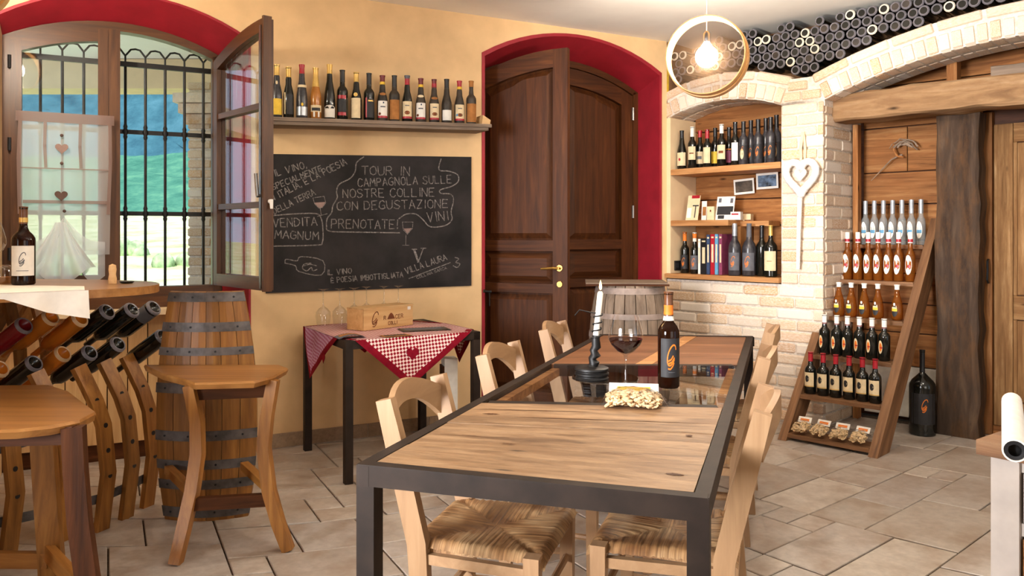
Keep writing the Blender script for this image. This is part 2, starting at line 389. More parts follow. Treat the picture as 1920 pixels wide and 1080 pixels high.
def sheer(name, c, a):
    t = NT(name); tr_ = t.n('ShaderNodeBsdfTransparent'); df = t.n('ShaderNodeBsdfDiffuse'); df.inputs[0].default_value = c; tl = t.n('ShaderNodeBsdfTranslucent'); tl.inputs[0].default_value = c
    m1 = t.n('ShaderNodeMixShader'); m1.inputs[0].default_value = .6; t.l(df.outputs[0], m1.inputs[1]); t.l(tl.outputs[0], m1.inputs[2])
    m2 = t.n('ShaderNodeMixShader'); m2.inputs[0].default_value = a; t.l(tr_.outputs[0], m2.inputs[1]); t.l(m1.outputs[0], m2.inputs[2]); t.l(m2.outputs[0], t.out.inputs[0]); return t.mat
M_['sheer'] = sheer('sheer_white_voile', C(250, 250, 250), .62); M_['sheer_dense'] = sheer('gathered_white_voile', C(244, 244, 246), .8)
M_['ribbon'] = sheer('taupe_ribbon', C(176, 150, 142), .85); M_['mesh'] = sheer('fine_sieve_mesh', C(64, 50, 38), .42)
M_['shrub'] = plain('pale_shrub_leaves', C(176, 196, 150), .9, var=.3, scale=3, bump=.6, spec=.1)
M_['taupe'] = plain('taupe_felt', C(150, 124, 116), .9, var=.1); M_['dark_taupe'] = plain('dark_taupe_felt', C(92, 70, 62), .9, var=.1)
# ------------------------------------------------------------------ the room shell
A0 = V(-1.364, 4.87, 0); EB = V(.8875, .4605, 0).normalized()
B0 = V(1.199, 6.2, 0); ER = V(.7071, -.7071, 0).normalized()
MBK = frame(A0, EB); MRW = frame(B0, ER)           # local: x along the wall, y into the wall, z up
CEIL = 2.785
def bw(u, d, z): return MBK @ V(u, d, z)
def rw(t, d, z): return MRW @ V(t, d, z)
def ub(px, d=0.0):                                  # wall coordinate seen at a pixel column
    k = (px - 960) / F; o = bw(0, d, 0); return (k * o.y - o.x) / (EB.x - k * EB.y)
def tr(px, d=0.0):
    k = (px - 960) / F; o = rw(0, d, 0); return (k * o.y - o.x) / (ER.x - k * ER.y)
def zb(py, u, d=0.0): return HC - (py - HY) / F * bw(u, d, 0).y
def zr(py, t, d=0.0): return HC - (py - HY) / F * rw(t, d, 0).y
def arc(c, h, spring, apex, n=16):
    r = apex - spring; R = (h * h + r * r) / (2 * r)
    return [(c + h * (2 * i / n - 1), apex - R + math.sqrt(max(0, R * R - (h * (2 * i / n - 1)) ** 2))) for i in range(n + 1)]
def arcz(c, h, spring, apex):
    r = apex - spring; R = (h * h + r * r) / (2 * r)
    return lambda u: apex - R + math.sqrt(max(0, R * R - (u - c) ** 2))

# floor: dark grout slab with stone tiles, ceiling, plain walls behind the camera
m = MB(); m.box(-4.2, 7.2, -2.8, 8.2, -.12, -.012); floor_o = struct('floor', m, M_['grout'])
def tile_floor():
    ang = -.505; ux = V(math.sin(ang + math.pi / 2), math.cos(ang + math.pi / 2)); uy = V(math.sin(ang), math.cos(ang)); mod = .158
    rr = random.Random(4); occ = {}; out = []
    sizes = [(3, 2)] * 5 + [(2, 2)] * 3 + [(2, 1)] * 2 + [(3, 3)] + [(1, 1)]
    def w(a, b):                                    # tile-grid coordinates to the floor
        p = ux * (a * mod) + uy * (b * mod); r = p.length; return V(r * math.atan2(p.x, p.y), r, 0) if p.y > 0 else V(p.x, p.y, 0)
    for b in range(-2, 50):
        for a in range(-40, 46):
            if (a, b) in occ: continue
            for sx, sy in rr.sample(sizes, len(sizes)) + [(1, 1)]:
                if all((a + i, b + j) not in occ for i in range(sx) for j in range(sy)): break
            for i in range(sx):
                for j in range(sy): occ[(a + i, b + j)] = 1
            out.append((a, b, sx, sy))
    g = .004 / mod
    rest = MB(); lst = []
    for a, b, sx, sy in out:
        q = [w(a + g, b + g), w(a + sx - g, b + g), w(a + sx - g, b + sy - g), w(a + g, b + sy - g)]
        c = (q[0] + q[2]) / 2
        if c.y < .9 or c.x < -4.0 or c.x > 6.5: continue
        px = 960 + F * c.x / c.y; py = HY + F * HC / c.y
        if -(c - A0).dot(V(EB.y, -EB.x, 0)) > .25 or (c - B0).dot(V(.7071, .7071, 0)) > .75: continue
        seen = -60 < px < 1980 and py < 1180; h = rr.uniform(-.0015, .0015)
        lst.append((0 if seen else 1, c.y, [p + V(0, 0, h) for p in q]))
    lst.sort(key=lambda e: (e[0], e[1]))
    for i, (k, _, q) in enumerate(lst):
        if i < 290 and k == 0: quadbox('tile', q, .014, M_['tile'], floor_o, bev=.003)
        else: rest.hexa([p - V(0, 0, .014) for p in q], q)
    if rest.v: rest.build('tile_field', M_['tile'], floor_o, kind='stuff')
tile_floor()
m = MB(); m.box(-4.2, 7.2, -2.8, 8.2, CEIL, CEIL + .1); struct('ceiling', m, M_['ceiling'])
m = MB(); a = bw(-2.5, 0, 0); m.hexa([(a.x - .2, a.y + .4, 0), (-3.9, -2.7, 0), (-3.7, -2.7, 0), (a.x, a.y, 0)][::-1], [(a.x - .2, a.y + .4, CEIL), (-3.9, -2.7, CEIL), (-3.7, -2.7, CEIL), (a.x, a.y, CEIL)][::-1])
struct('wall_left', m, M_['plaster'])
m = MB(); m.box(-3.9, 7.0, -2.8, -2.65, 0, CEIL); struct('wall_front', m, M_['cream_plaster'])

# back wall with the arched window opening and the arched door opening
WO = (-.859, .631, 2.443, 2.63)        # window opening in the wall face: centre, half width, spring, apex
WI = (-.93, .575, 2.37, 2.515)         # at the frame
DO = (2.0695, .7465, 2.515, 2.725)
DI = (2.0695, .7465, 2.42, 2.62)
wo, do_ = arc(*WO), arc(*DO)
m = MB(); m.M = MBK; TH = .28
m.box(-2.5, WO[0] - WO[1], 0, TH, 0, CEIL); m.box(WO[0] + WO[1], DO[0] - DO[1], 0, TH, 0, CEIL); m.box(DO[0] + DO[1], 2.888, 0, TH, 0, CEIL)
for pts in (wo, do_):
    m.strip(pts, [(p[0], CEIL) for p in pts], 0, TH)
m.box(2.83, 2.888, TH, 1.2, 0, CEIL)   # wall mass beside the niche
wall_back = struct('wall_back', m, M_['plaster'], frm=MBK)
def reveal(name, O, I, d, zb0, trimw):
    m = MB(); m.M = MBK
    O = (O[0], O[1] - .002, O[2] - .002, O[3] - .002); I = (I[0], min(I[1], I[1] - .002), I[2], I[3])
    o = [(O[0] - O[1], zb0)] + arc(*O) + [(O[0] + O[1], zb0)]; i = [(I[0] - I[1], zb0)] + arc(*I) + [(I[0] + I[1], zb0)]
    n = len(o)
    m.add([(p[0], -.006, p[1]) for p in o] + [(p[0], d, p[1]) for p in i], [(k, k + 1, n + k + 1, n + k) for k in range(n - 1)])
    s = lambda p, e: (O[0] + (p[0] - O[0]) * (1 + e / O[1]), p[1] + (e if p[1] > zb0 else 0))
    q = [s(p, trimw) for p in o]
    m.add([(p[0], -.006, p[1]) for p in o] + [(p[0], -.006, p[1]) for p in q] + [(p[0], 0, p[1]) for p in q], [(k + 1, k, n + k, n + k + 1) for k in range(n - 1)] + [(n + k + 1, n + k, 2 * n + k, 2 * n + k + 1) for k in range(n - 1)])
    return struct(name, m, M_['red_paint'], frm=MBK, smooth=40)
reveal('trim_1', WO, WI, .2, 0, .012)
reveal('trim_2', DO, DI, .28, 0, .022)

# stone skirting along the back wall between window and door
m = MB(); m.M = MBK; m.box(-.228, 1.30, -.012, 0, 0, .085); bb = struct('baseboard_back', m, M_['mortar'], frm=MBK)
u = -.225
while u < 1.29:
    e = min(u + RND.uniform(.3, .42), 1.298); quadbox('skirting_stone', [bw(u + .002, -.018, .004), bw(e - .002, -.018, .004), bw(e - .002, -.018, .088), bw(u + .002, -.018, .088)], .014, M_['skirting'], bb, bev=.003); u = e

# parapet of pale boards and stone sill under the window
m = MB(); m.M = MBK; m.box(WI[0] - WI[1], WI[0] + WI[1], .17, .26, 0, .83); pp = struct('trim_3', m, M_['dark_oak'], frm=MBK)
u = WI[0] - WI[1]
while u < WI[0] + WI[1] - .02:
    e = min(u + .105, WI[0] + WI[1]); quadbox('board', [bw(e - .003, .15, .1), bw(e - .003, .15, .83), bw(u + .003, .15, .83), bw(u + .003, .15, .1)], .02, M_['pine'], pp); u = e
m = MB(); m.M = MBK; m.box(WI[0] - WI[1], WO[0] + WO[1] - .01, .02, .22, .835, .865); struct('trim_4', m, M_['cream_plaster'], frm=MBK)

# ------------------------------------------------------------------ window_1: fixed frame, closed left sash, open right sash
m = MB(); m.M = MBK
win = bpy.data.objects.new('window_1', None); COL.objects.link(win); win.empty_display_size = .05; win['kind'] = 'structure'; win.matrix_basis = MBK; MW[win] = MBK.copy()
Y0, Y1 = .19, .27
zbot = .865; wz = arcz(*WI); ul, ur = WI[0] - WI[1], WI[0] + WI[1]
def wpart(name, fn, grain_z=False, mat='window_wood', par=None, MM=None):
    MM = MM or MBK; m = MB(); m.M = MM; fn(m)
    fr = MM @ (Matrix.Rotation(-math.pi / 2, 4, 'Y') if grain_z else Matrix())
    return m.build(name, M_[mat], par or win, frm=fr)
ai = arc(WI[0], WI[1] - .05, WI[2] - .02, WI[3] - .05)
wpart('frame_arch', lambda m: m.strip(ai, arc(*WI), Y0, Y1))
wpart('frame_post', lambda m: m.box(ul, ul + .055, Y0, Y1, zbot, WI[2] + .0), True)
wpart('frame_post', lambda m: m.box(ur - .055, ur, Y0, Y1, zbot, WI[2] + .0), True)
wpart('frame_sill', lambda m: (m.box(ul, ur, Y0 - .02, Y1, zbot, .93), m.box(ul, ur, Y0, Y1, .93, .985)))
um = -.945
wpart('mullion', lambda m: m.box(um - .032, um + .032, Y0 - .01, Y1, .985, wz(um) - .045), True)
def sash(par, MM, x0, x1, ztop, y0, y1, name_p, muntins, hinge_sign=0):
    """a sash in the local frame MM between x0 and x1, its top following ztop(x)"""
    st = .052; n = 8; xs = [lerp(x0, x1, i / n) for i in range(n + 1)]
    z0 = .99
    wpart(name_p + '_stile', lambda m: m.prism([(x0, z0), (x0 + st, z0), (x0 + st, ztop(x0 + st)), (x0, ztop(x0))], y0, y1), True, par=par, MM=MM)
    wpart(name_p + '_stile', lambda m: m.prism([(x1 - st, z0), (x1, z0), (x1, ztop(x1)), (x1 - st, ztop(x1 - st))], y0, y1), True, par=par, MM=MM)
    wpart(name_p + '_rail', lambda m: m.box(x0 + st, x1 - st, y0, y1, z0, z0 + .07), par=par, MM=MM)
    xi = [lerp(x0 + st, x1 - st, i / n) for i in range(n + 1)]
    wpart(name_p + '_rail', lambda m: m.strip([(x, ztop(x) - .07) for x in xi], [(x, ztop(x)) for x in xi], y0, y1), par=par, MM=MM)
    cuts = [z0 + .07] + muntins
    for z in muntins: wpart('muntin', lambda m: m.box(x0 + st, x1 - st, y0 + .005, y1 - .005, z - .016, z + .016), par=par, MM=MM)
    ym = (y0 + y1) / 2
    for i, z in enumerate(cuts):
        lo = z + (.016 if i else 0)
        if i + 1 < len(cuts):
            f = lambda m: m.box(x0 + st, x1 - st, ym - .003, ym + .003, lo, cuts[i + 1] - .016)
        else: f = lambda m: m.strip([(x, lo) for x in xi], [(x, ztop(x) - .07) for x in xi], ym - .003, ym + .003)
        wpart('pane', f, mat='pane', par=par, MM=MM)
sash(win, MBK, ul + .055, um - .03, lambda x: wz(x) - .05, Y0 - .015, Y0 + .04, 'sash', [])
# open sash, hinged on the right post, swung far into the room
hp = at(409, 500, 4.80); hp.z = 0; fp = at(503, 500, 4.31); fp.z = 0
SW = (fp - hp).length; MS = frame(hp, fp - hp)
sasho = bpy.data.objects.new('open_sash', None); COL.objects.link(sasho); sasho.empty_display_size = .05; sasho.parent = win; MW[sasho] = MS; sasho.matrix_basis = MBK.inverted() @ MS
zt = lambda x: 2.32 + (2.455 - 2.32) * math.sin(math.pi / 2 * min(1, x / SW)) ** .9
sash(sasho, MS, 0, SW, lambda x: zt(x), -.03, .03, 'sash', [1.455, 1.99])
wpart('meeting_strip', lambda m: m.box(SW, SW + .018, -.036, .012, .985, zt(SW) + .01), True, par=sasho, MM=MS)
wpart('espagnolette', lambda m: (m.box(SW - .035, SW - .015, -.036, -.03, 1.0, 2.42), m.tube([(SW - .025, -.05, 1.5), (SW - .025, -.06, 1.62)], .01), m.tube([(SW - .025, -.03, 1.5), (SW - .025, -.055, 1.5)], .009)), mat='steel', par=sasho, MM=MS)
wpart('sash_handle', lambda m: (m.tube([(SW + .01, .0, 1.47), (SW + .035, .0, 1.47)], .012, 10), m.tube([(SW + .035, .0, 1.48), (SW + .04, 0, 1.43)], [.011, .008], 8)), mat='white', par=sasho, MM=MS)
for z in (1.15, 1.75, 2.2): wpart('hinge', lambda m: m.tube([(ul + .05, Y0 - .02, z), (ul + .05, Y0 - .02, z + .07)], .009), mat='black_iron')

# ------------------------------------------------------------------ door_1: pair of arched leaves, the left one ajar
d1 = bpy.data.objects.new('door_1', None); COL.objects.link(d1); d1.empty_display_size = .05; d1['kind'] = 'structure'; d1.matrix_basis = MBK; MW[d1] = MBK.copy()
dz = arcz(*DI); dl, dr = DI[0] - DI[1], DI[0] + DI[1]
ai = arc(DI[0], DI[1] - .05, DI[2] - .02, DI[3] - .05)
wpart('frame_arch', lambda m: m.strip(ai, arc(*DI), .27, .36), mat='door', par=d1)
wpart('frame_post', lambda m: m.box(dl, dl + .05, .27, .36, 0, DI[2]), True, 'door', d1)
wpart('frame_post', lambda m: m.box(dr - .05, dr, .27, .36, 0, DI[2]), True, 'door', d1)
def leaf(name, MM, w, ztop):
    """local x from hinge to meeting edge; the room is on the -y side"""
    L = bpy.data.objects.new(name, None); COL.objects.link(L); L.empty_display_size = .05; L.parent = d1; MW[L] = MM; L.matrix_basis = MBK.inverted() @ MM
    st = .105; y0, y1 = -.05, 0; s1 = 0; n = 8
    sgn = 1 if w > 0 else -1; w = abs(w); X = lambda x: sgn * x
    def P(m, poly, a=y0, b=y1):
        q = [(X(x), z) for x, z in poly]; m.prism(q if sgn > 0 else q[::-1], a, b)
    xi = [lerp(st, w - st, i / n) for i in range(n + 1)]
    wpart('stile', lambda m: P(m, [(0, .01), (st, .01), (st, ztop(st)), (0, ztop(0))]), True, 'door', L, MM)
    wpart('stile', lambda m: P(m, [(w - st, .01), (w, .01), (w, ztop(w)), (w - st, ztop(w - st))]), True, 'door', L, MM)
    for a, b in ((.01, .2), (.885, .95), (1.175, 1.25)):
        wpart('rail', lambda m: P(m, [(st, a), (w - st, a), (w - st, b), (st, b)]), False, 'door', L, MM)
    def top(m):
        for i in range(n): P(m, [(xi[i], ztop(xi[i]) - .125), (xi[i + 1], ztop(xi[i + 1]) - .125), (xi[i + 1], ztop(xi[i + 1])), (xi[i], ztop(xi[i]))])
    wpart('arched_rail', top, False, 'door', L, MM)
    def panel(m, lo, hi):                            # raised and fielded panel
        k = 6; xs = [lerp(st, w - st, i / k) for i in range(k + 1)]
        out = [(st, lo)] + [(w - st, lo)] + [(x, hi(x)) for x in reversed(xs)]
        cx, cz = w / 2, (lo + hi(w / 2)) / 2
        def ins(p, e): return (p[0] + (e if p[0] < cx - .01 else -e if p[0] > cx + .01 else 0) * 1.0, p[1] + (e if p[1] < cz else -e))
        a = [(X(x), -.012, z) for x, z in out]; b = [(X(q[0]), -.016, q[1]) for q in (ins(p, .014) for p in out)]; c = [(X(q[0]), -.036, q[1]) for q in (ins(p, .05) for p in out)]
        nn = len(out); fs = [(i, (i + 1) % nn, nn + (i + 1) % nn, nn + i) for i in range(nn)] + [(nn + i, nn + (i + 1) % nn, 2 * nn + (i + 1) % nn, 2 * nn + i) for i in range(nn)] + [tuple(range(2 * nn, 3 * nn))]
        m.add(a + b + c, fs if sgn > 0 else [f[::-1] for f in fs])
        m.prism([(X(st), lo), (X(w - st), lo), (X(w - st), hi(w / 2)), (X(st), hi(w / 2))], -.011, -.004)
    wpart('panel', lambda m: panel(m, 1.25, lambda x: ztop(x) - .125), True, 'door', L, MM)
    wpart('panel', lambda m: panel(m, .95, lambda x: 1.175), False, 'door', L, MM)
    wpart('panel', lambda m: panel(m, .2, lambda x: .885), True, 'door', L, MM)
    return L
leaf('door_leaf', MBK @ T(dr - .05, .33, 0), -.69, lambda x: dz(dr - .05 - x) - .055)
hz = bw(dl + .05, .30, 0); fe = V(.3965, 5.50, 0)
MLf = frame(hz, fe - hz); LW = (fe - hz).length
LL = leaf('door_leaf', MLf, LW, lambda x: dz(dl + .05 + min(x, .69)) - .055)
def handle(m):
    x = LW - .055
    m.tube([(x, -.052, 1.06), (x, -.062, 1.06)], [.024, .022], 14); m.tube([(x, -.06, 1.06), (x, -.10, 1.06)], .009)
    m.tube([(x, -.10, 1.06), (x - .03, -.105, 1.062), (x - .12, -.10, 1.055)], [.010, .010, .008])
    m.tube([(x, -.052, .95), (x, -.058, .95)], [.022, .020], 14); m.tube([(x, -.056, .95), (x, -.0615, .95)], .008)
wpart('door_handle', handle, mat='brass', par=LL, MM=MLf)
for z in (.5, 1.42, 2.2): wpart('hinge', lambda m: m.tube([(dr - .05, .272, z), (dr - .05, .272, z + .1)], .011), mat='steel', par=d1)
m = MB(); m.M = MBK; m.box(dl - .2, dr + .05, 1.15, 1.2, 0, CEIL); struct('wall_passage', m, M_['cream_plaster'], frm=MBK)
m = MB(); m.M = MBK; m.box(dl - .3, dl - .15, TH, 1.2, 0, CEIL); struct('wall_passage_side', m, M_['cream_plaster'], frm=MBK)

# ------------------------------------------------------------------ wall_right: brick wall with niche, pillar, great arch
N0, N1 = .035, .935                    # niche
P1 = 1.24                              # pillar edge
ND, RD = .38, .62                      # depths of niche and recess
NA = ((N0 + N1) / 2 - .02, .47, 2.185, 2.275); GA = (2.45, 1.21, 2.187, 2.42)
nA, gA = arc(*NA, n=20), arc(*GA, n=30)
ext = lambda c, k: arc(c[0], c[1] + k * .35, c[2] + k * .93, c[3] + k, n=30)
ring = .198
nE = arcz(NA[0], NA[1] + .07, NA[2] + .19, NA[3] + ring); gE = arcz(GA[0], GA[1] + .07, GA[2] + .19, GA[3] + ring)
def extz(t):                           # top of the brickwork, floor of the bottle stack
    a = nE(t) if t < NA[0] + NA[1] + .06 else -1; b = gE(t) if t > GA[0] - GA[1] - .06 else -1
    return max(a, b, 2.36)
m = MB(); m.M = MRW; g = .012
m.box(-.02, P1 - g, g, RD + .12, 0, .945)                              # under the niche
m.box(N1, P1 - g, g, RD + .12, .945, 2.2)                              # pillar
m.box(N0, N1, ND, RD, .945, 2.37)                            # behind the niche
def infill(m, lo, t0, t1, n):
    ts = [lerp(t0, t1, i / n) for i in range(n + 1)]
    for i in range(n):
        a, b = ts[i], ts[i + 1]; m.prism([(a, lo(a)), (b, lo(b)), (b, extz(b) - .004), (a, extz(a) - .004)], g, .36)
nz, gz = arcz(*NA), arcz(*GA)
infill(m, lambda t: nz(min(t, NA[0] + NA[1])) + .004, .0, N1, 18); infill(m, lambda t: 2.15, N1, P1, 8); infill(m, lambda t: gz(max(t, P1)) + .004, P1, 3.66, 36)
m.box(3.66, 4.4, g, RD, 0, 2.62);  
m.box(4.4, 7.4, 0, .1, 0, CEIL)
mq = MB(); mq.M = MRW; mq.box(1.2, 4.4, RD + .03, RD + .12, 0, CEIL); struct('wall_recess', mq, M_['dark_oak'], frm=MRW)  # backing coloured dark so gaps between the recess planks read as shade
mq = MB(); mq.M = MRW; mq.box(-.05, 1.25, .36, .42, 2.3, CEIL); mq.box(1.25, 4.4, .36, .42, 2.45, CEIL); mq.box(-.35, -.001, .03, .5, 0, CEIL); struct('wall_behind_bottles', mq, M_['brown_plaster'], frm=MRW)
wall_right = struct('wall_right', m, M_['mortar'], frm=MRW)
bricks = [unit_brick(.13, .018, random.Random(i)) for i in range(4)]
for b_ in bricks: b_.materials.append(M_['brick'])
def brick(x0, x1, y0, y1, z0, z1, M=None, j=.003):
    fr = (M or MRW) @ T((x0 + x1) / 2, (y0 + y1) / 2 + RND.uniform(-j, j), (z0 + z1) / 2) @ Matrix.Diagonal((x1 - x0, y1 - y0, z1 - z0, 1))
    return link('brick', RND.choice(bricks), wall_right, fr)
CH = .0775; BL = .262
def courses(x0, x1, z0, z1, off=0, M=None, y0=0, y1=.05, L=BL):
    k = 0; z = z0
    while z < z1 - .02:
        x = x0 - L * (.5 if (k + off) % 2 else 0) - RND.uniform(0, .02)
        while x < x1 - .02:
            e = x + L; a, b = max(x, x0), min(e, x1)
            if b - a > .035: brick(a + .006, b - .006, y0, y1, z + .006, min(z + CH, z1) - .006, M)
            x = e
        z += CH; k += 1
courses(0, P1, .005, .945)
courses(N1, P1, .945, 2.2, 1)
M_rev = frame(rw(P1, 0, 0), MRW.to_3x3() @ V(0, 1, 0))     # reveal face of the pillar, local x runs into the wall
courses(.03, .56, .005, 2.17, 0, M_rev, 0, .05)
def voussoirs(cfg, n, depth, t_lo, t_hi):
    r = cfg[3] - cfg[2]; R = (cfg[1] ** 2 + r * r) / (2 * r); cz = cfg[3] - R
    th = math.asin(min(1, cfg[1] / R))
    for i in range(n):
        a = lerp(-th, th, (i + .5) / n); t = cfg[0] + R * math.sin(a)
        if not t_lo <= t <= t_hi: continue
        M = MRW @ T(cfg[0], 0, cz) @ RY(a); w = 2 * th * R / n
        brick(-w / 2 + .006, w / 2 - .006, 0, depth * .5 - .006, R, R + .122, M)
        brick(-w / 2 + .006, w / 2 - .006, depth * .5 + .004, depth, R, R + .122, M)
    R2 = R + .132; k = max(2, round(2 * th * R2 / .255)); 
    for i in range(k):
        a = lerp(-th, th, (i + .5) / k) * 1.02; t = cfg[0] + R2 * math.sin(a)
        if not t_lo <= t <= t_hi: continue
        M = MRW @ T(cfg[0], 0, cz) @ RY(a); w = 2 * th * R2 / k
        brick(-w / 2 + .006, w / 2 - .006, 0, .12, R2, R2 + .066, M)
voussoirs(NA, 14, .36, -1, 5); voussoirs(GA, 37, .36, -1, 2.75)
brick(.955, 1.075, 0, .06, 2.205, 2.265); brick(1.085, 1.215, 0, .06, 2.205, 2.265); brick(.985, 1.12, 0, .06, 2.275, 2.335)
# plaster lining of the niche's left side, timber back boards of niche and recess
m = MB(); m.M = MRW; m.box(-.03, N0, .0, ND, .99, 2.19); struct('trim_5', m, M_['cream_plaster'], frm=MRW)
def planks(rows, t0, t1, d, parent, splits=(), mat='old_plank'):
    for a, b in zip(rows, rows[1:]):
        cuts = [t0] + [s for (zz, s) in splits if a <= zz < b] + [t1]
        for x0, x1 in zip(cuts, cuts[1:]):
            e = RND.uniform(-.004, .004); quadbox('plank', [rw(x0 + .002, d + e, a + .004), rw(x1 - .002, d + e, a + .004), rw(x1 - .002, d + e, b - .004), rw(x0 + .002, d + e, b - .004)], .025, M_[mat], parent, bev=.004)
planks([.99, 1.17, 1.36, 1.56, 1.75, 1.93, 2.1, 2.28], N0, N1, ND - .03, wall_right)
planks([.38, .61, .81, 1.02, 1.25, 1.5, 1.725, 2.04, 2.2], 1.26, 2.02, RD - .01, wall_right, splits=[(1.8, tr(1702, RD))])
planks([2.2, 2.32, 2.46], 1.26, 3.2, .56, wall_right)
planks([0.02, .38], 1.26, 2.02, RD, wall_right, mat='pale_board')
m = MB(); m.M = MRW; m.box(N0, N1, ND - .004, ND - .001, .99, 2.27); m.build('niche_backing', M_['dark_oak'], wall_right, frm=MRW)  # dark sheet added so the niche plank gaps look shaded
m = MB(); t_ = tr(1600, .45); m.M = MRW; m.box(t_, t_ + .035, .44, .5, 0, 2.06); m.build('corner_batten', M_['old_plank'], wall_right, frm=MRW @ Matrix.Rotation(-math.pi / 2, 4, 'Y'))
m = MB(); t_ = tr(1790, .4); m.M = MRW; m.box(t_ - .03, t_ + .03, .34, .42, 2.235, 2.40); m.build('beam_block', M_['old_plank'], wall_right, frm=MRW @ Matrix.Rotation(-math.pi / 2, 4, 'Y'))
m = MB(); m.M = MRW; m.box(-.045, .0, .005, .03, extz(0) - .01, 2.71); m.build('yellow_strip', M_['yellow'], wall_right, frm=MRW, label='narrow yellow strip in the corner beside the bottle stack')
# lintel beam, post
def hewn(name, M, L, w, h, n, amp, mat, seed, parent=None, lab=None, cat=None):
    r = random.Random(seed); mm = MB(); ring_ = [(-.5, -.44), (-.43, -.5), (.43, -.5), (.5, -.44), (.5, .44), (.43, .5), (-.43, .5), (-.5, .44)]
    vs = []
    for i in range(n + 1):
        x = L * i / n; wy = w * (1 + r.uniform(-amp, amp)); hz_ = h * (1 + r.uniform(-amp, amp)); oy = w * r.uniform(-amp, amp) * .5; oz = h * r.uniform(-amp, amp) * .5
        for a, b in ring_: vs.append((x, oy + wy * a * (1 + r.uniform(-.04, .04)), oz + hz_ * b * (1 + r.uniform(-.04, .04))))
    fs = [(i * 8 + j, i * 8 + 8 + j, i * 8 + 8 + (j + 1) % 8, i * 8 + (j + 1) % 8) for i in range(n) for j in range(8)] + [tuple(range(8)), tuple(range(n * 8 + 7, n * 8 - 1, -1))]
    mm.add(vs, fs); return mm.build(name, M_[mat], parent, frm=M, local=True, smooth=28, kind=None if lab else 'structure')
o = hewn('lintel_beam', MRW @ T(1.235, .26, 2.147), 2.0, .24, .185, 16, .05, 'beam', 3); tag(o, 'thick rough-hewn pale brown lintel beam under the brick arch', 'beam'); del o['kind']
o = hewn('timber_post', MRW @ T(1.935, .455, 0) @ Matrix.Rotation(-math.pi / 2, 4, 'Y'), 2.06, .15, .25, 18, .05, 'post', 8, None, 1); tag(o, 'dark hewn timber post holding up the lintel beam', 'post')
# old door at the far right of the recess
d2 = bpy.data.objects.new('door_2', None); COL.objects.link(d2); d2.empty_display_size = .05; d2['kind'] = 'structure'; d2.matrix_basis = MRW; MW[d2] = MRW.copy()
def d2p(name, q, thick, vertical=True, mat='old_door'):
    t0, t1, z0, z1, d = q; c = [rw(t0, d, z0), rw(t1, d, z0), rw(t1, d, z1), rw(t0, d, z1)]
    if vertical: c = c[1:] + c[:1]
    return quadbox(name, c, thick, M_[mat], d2, bev=.004)
D0 = 2.03
d2p('frame_post', (D0, D0 + .05, 0, 2.08, RD - .03), .06, mat='old_plank')
d2p('stile', (D0 + .055, D0 + .16, .06, 2.0, RD), .03); d2p('stile', (D0 + .8, D0 + .9, .06, 2.0, RD), .03)
for a, b in ((.06, .22), (.75, .90), (1.88, 2.0)): d2p('rail', (D0 + .162, D0 + .798, a, b, RD), .03, False)
d2p('panel', (D0 + .17, D0 + .48, .905, 1.875, RD + .016), .02); d2p('panel', (D0 + .485, D0 + .79, .905, 1.875, RD + .016), .02); d2p('panel', (D0 + .17, D0 + .79, .225, .745, RD + .016), .02)
for q in ((D0 + .162, D0 + .182, .9, 1.88), (D0 + .465, D0 + .5, .9, 1.88), (D0 + .162, D0 + .182, .22, .75)): d2p('moulding', q + (RD + .006,), .012)
d2p('threshold', (D0 + .05, D0 + .9, .0, .058, RD - .01), .05, False, 'old_plank')
m = MB(); m.M = MRW; x = D0 + .035; m.tube([(x, RD - .055, .98), (x, RD - .075, 1.0), (x + .004, RD - .08, 1.06), (x, RD - .07, 1.12), (x, RD - .05, 1.13)], .007, 6); m.build('latch', M_['black_iron'], d2, frm=MRW)
# ------------------------------------------------------------------ bottles
def body_prof(kind, H, R):
    nk = .0142
    if kind == 'bordeaux': p = [(R * .88, 0), (R, .006), (R, .56 * H), (R * .97, .60 * H), (R * .78, .645 * H), (R * .5, .685 * H), (nk * 1.12, .73 * H), (nk, .78 * H), (nk, .965 * H), (nk * 1.15, .97 * H), (nk * 1.15, H)]
    elif kind == 'burgundy': p = [(R * .88, 0), (R, .006), (R, .42 * H), (R * .95, .48 * H), (R * .78, .57 * H), (R * .58, .66 * H), (nk * 1.25, .76 * H), (nk, .82 * H), (nk, .965 * H), (nk * 1.18, .97 * H), (nk * 1.18, H)]
    elif kind == 'flute': p = [(R * .88, 0), (R, .006), (R, .36 * H), (R * .94, .45 * H), (R * .76, .58 * H), (R * .55, .70 * H), (nk * 1.15, .82 * H), (nk, .88 * H), (nk, .965 * H), (nk * 1.15, .97 * H), (nk * 1.15, H)]
    elif kind == 'magnum': nk = .017; p = [(R * .88, 0), (R, .008), (R, .50 * H), (R * .95, .56 * H), (R * .76, .63 * H), (R * .45, .69 * H), (nk * 1.1, .75 * H), (nk, .8 * H), (nk, H)]
    elif kind == 'decanter': p = [(R * .7, 0), (R * .95, .012), (R, .12 * H), (R * .97, .3 * H), (R * .78, .5 * H), (R * .5, .64 * H), (nk, .72 * H), (nk * .95, .88 * H), (nk * 1.2, .9 * H), (nk * 1.2, .93 * H)]
    elif kind == 'slim': p = [(R * .9, 0), (R, .006), (R, .50 * H), (R * .9, .56 * H), (R * .55, .63 * H), (nk, .69 * H), (nk, .965 * H), (nk, H)]
    return [(1e-6, .004)] + p + [(1e-6, p[-1][1])], nk
BM = {}
def cyl_patch(m, R, a0, a1, z0, z1, n=6):
    m.grid(lambda u, v: (R * math.sin(lerp(a0, a1, u)), -R * math.cos(lerp(a0, a1, u)), lerp(z0, z1, v)), n, 1)
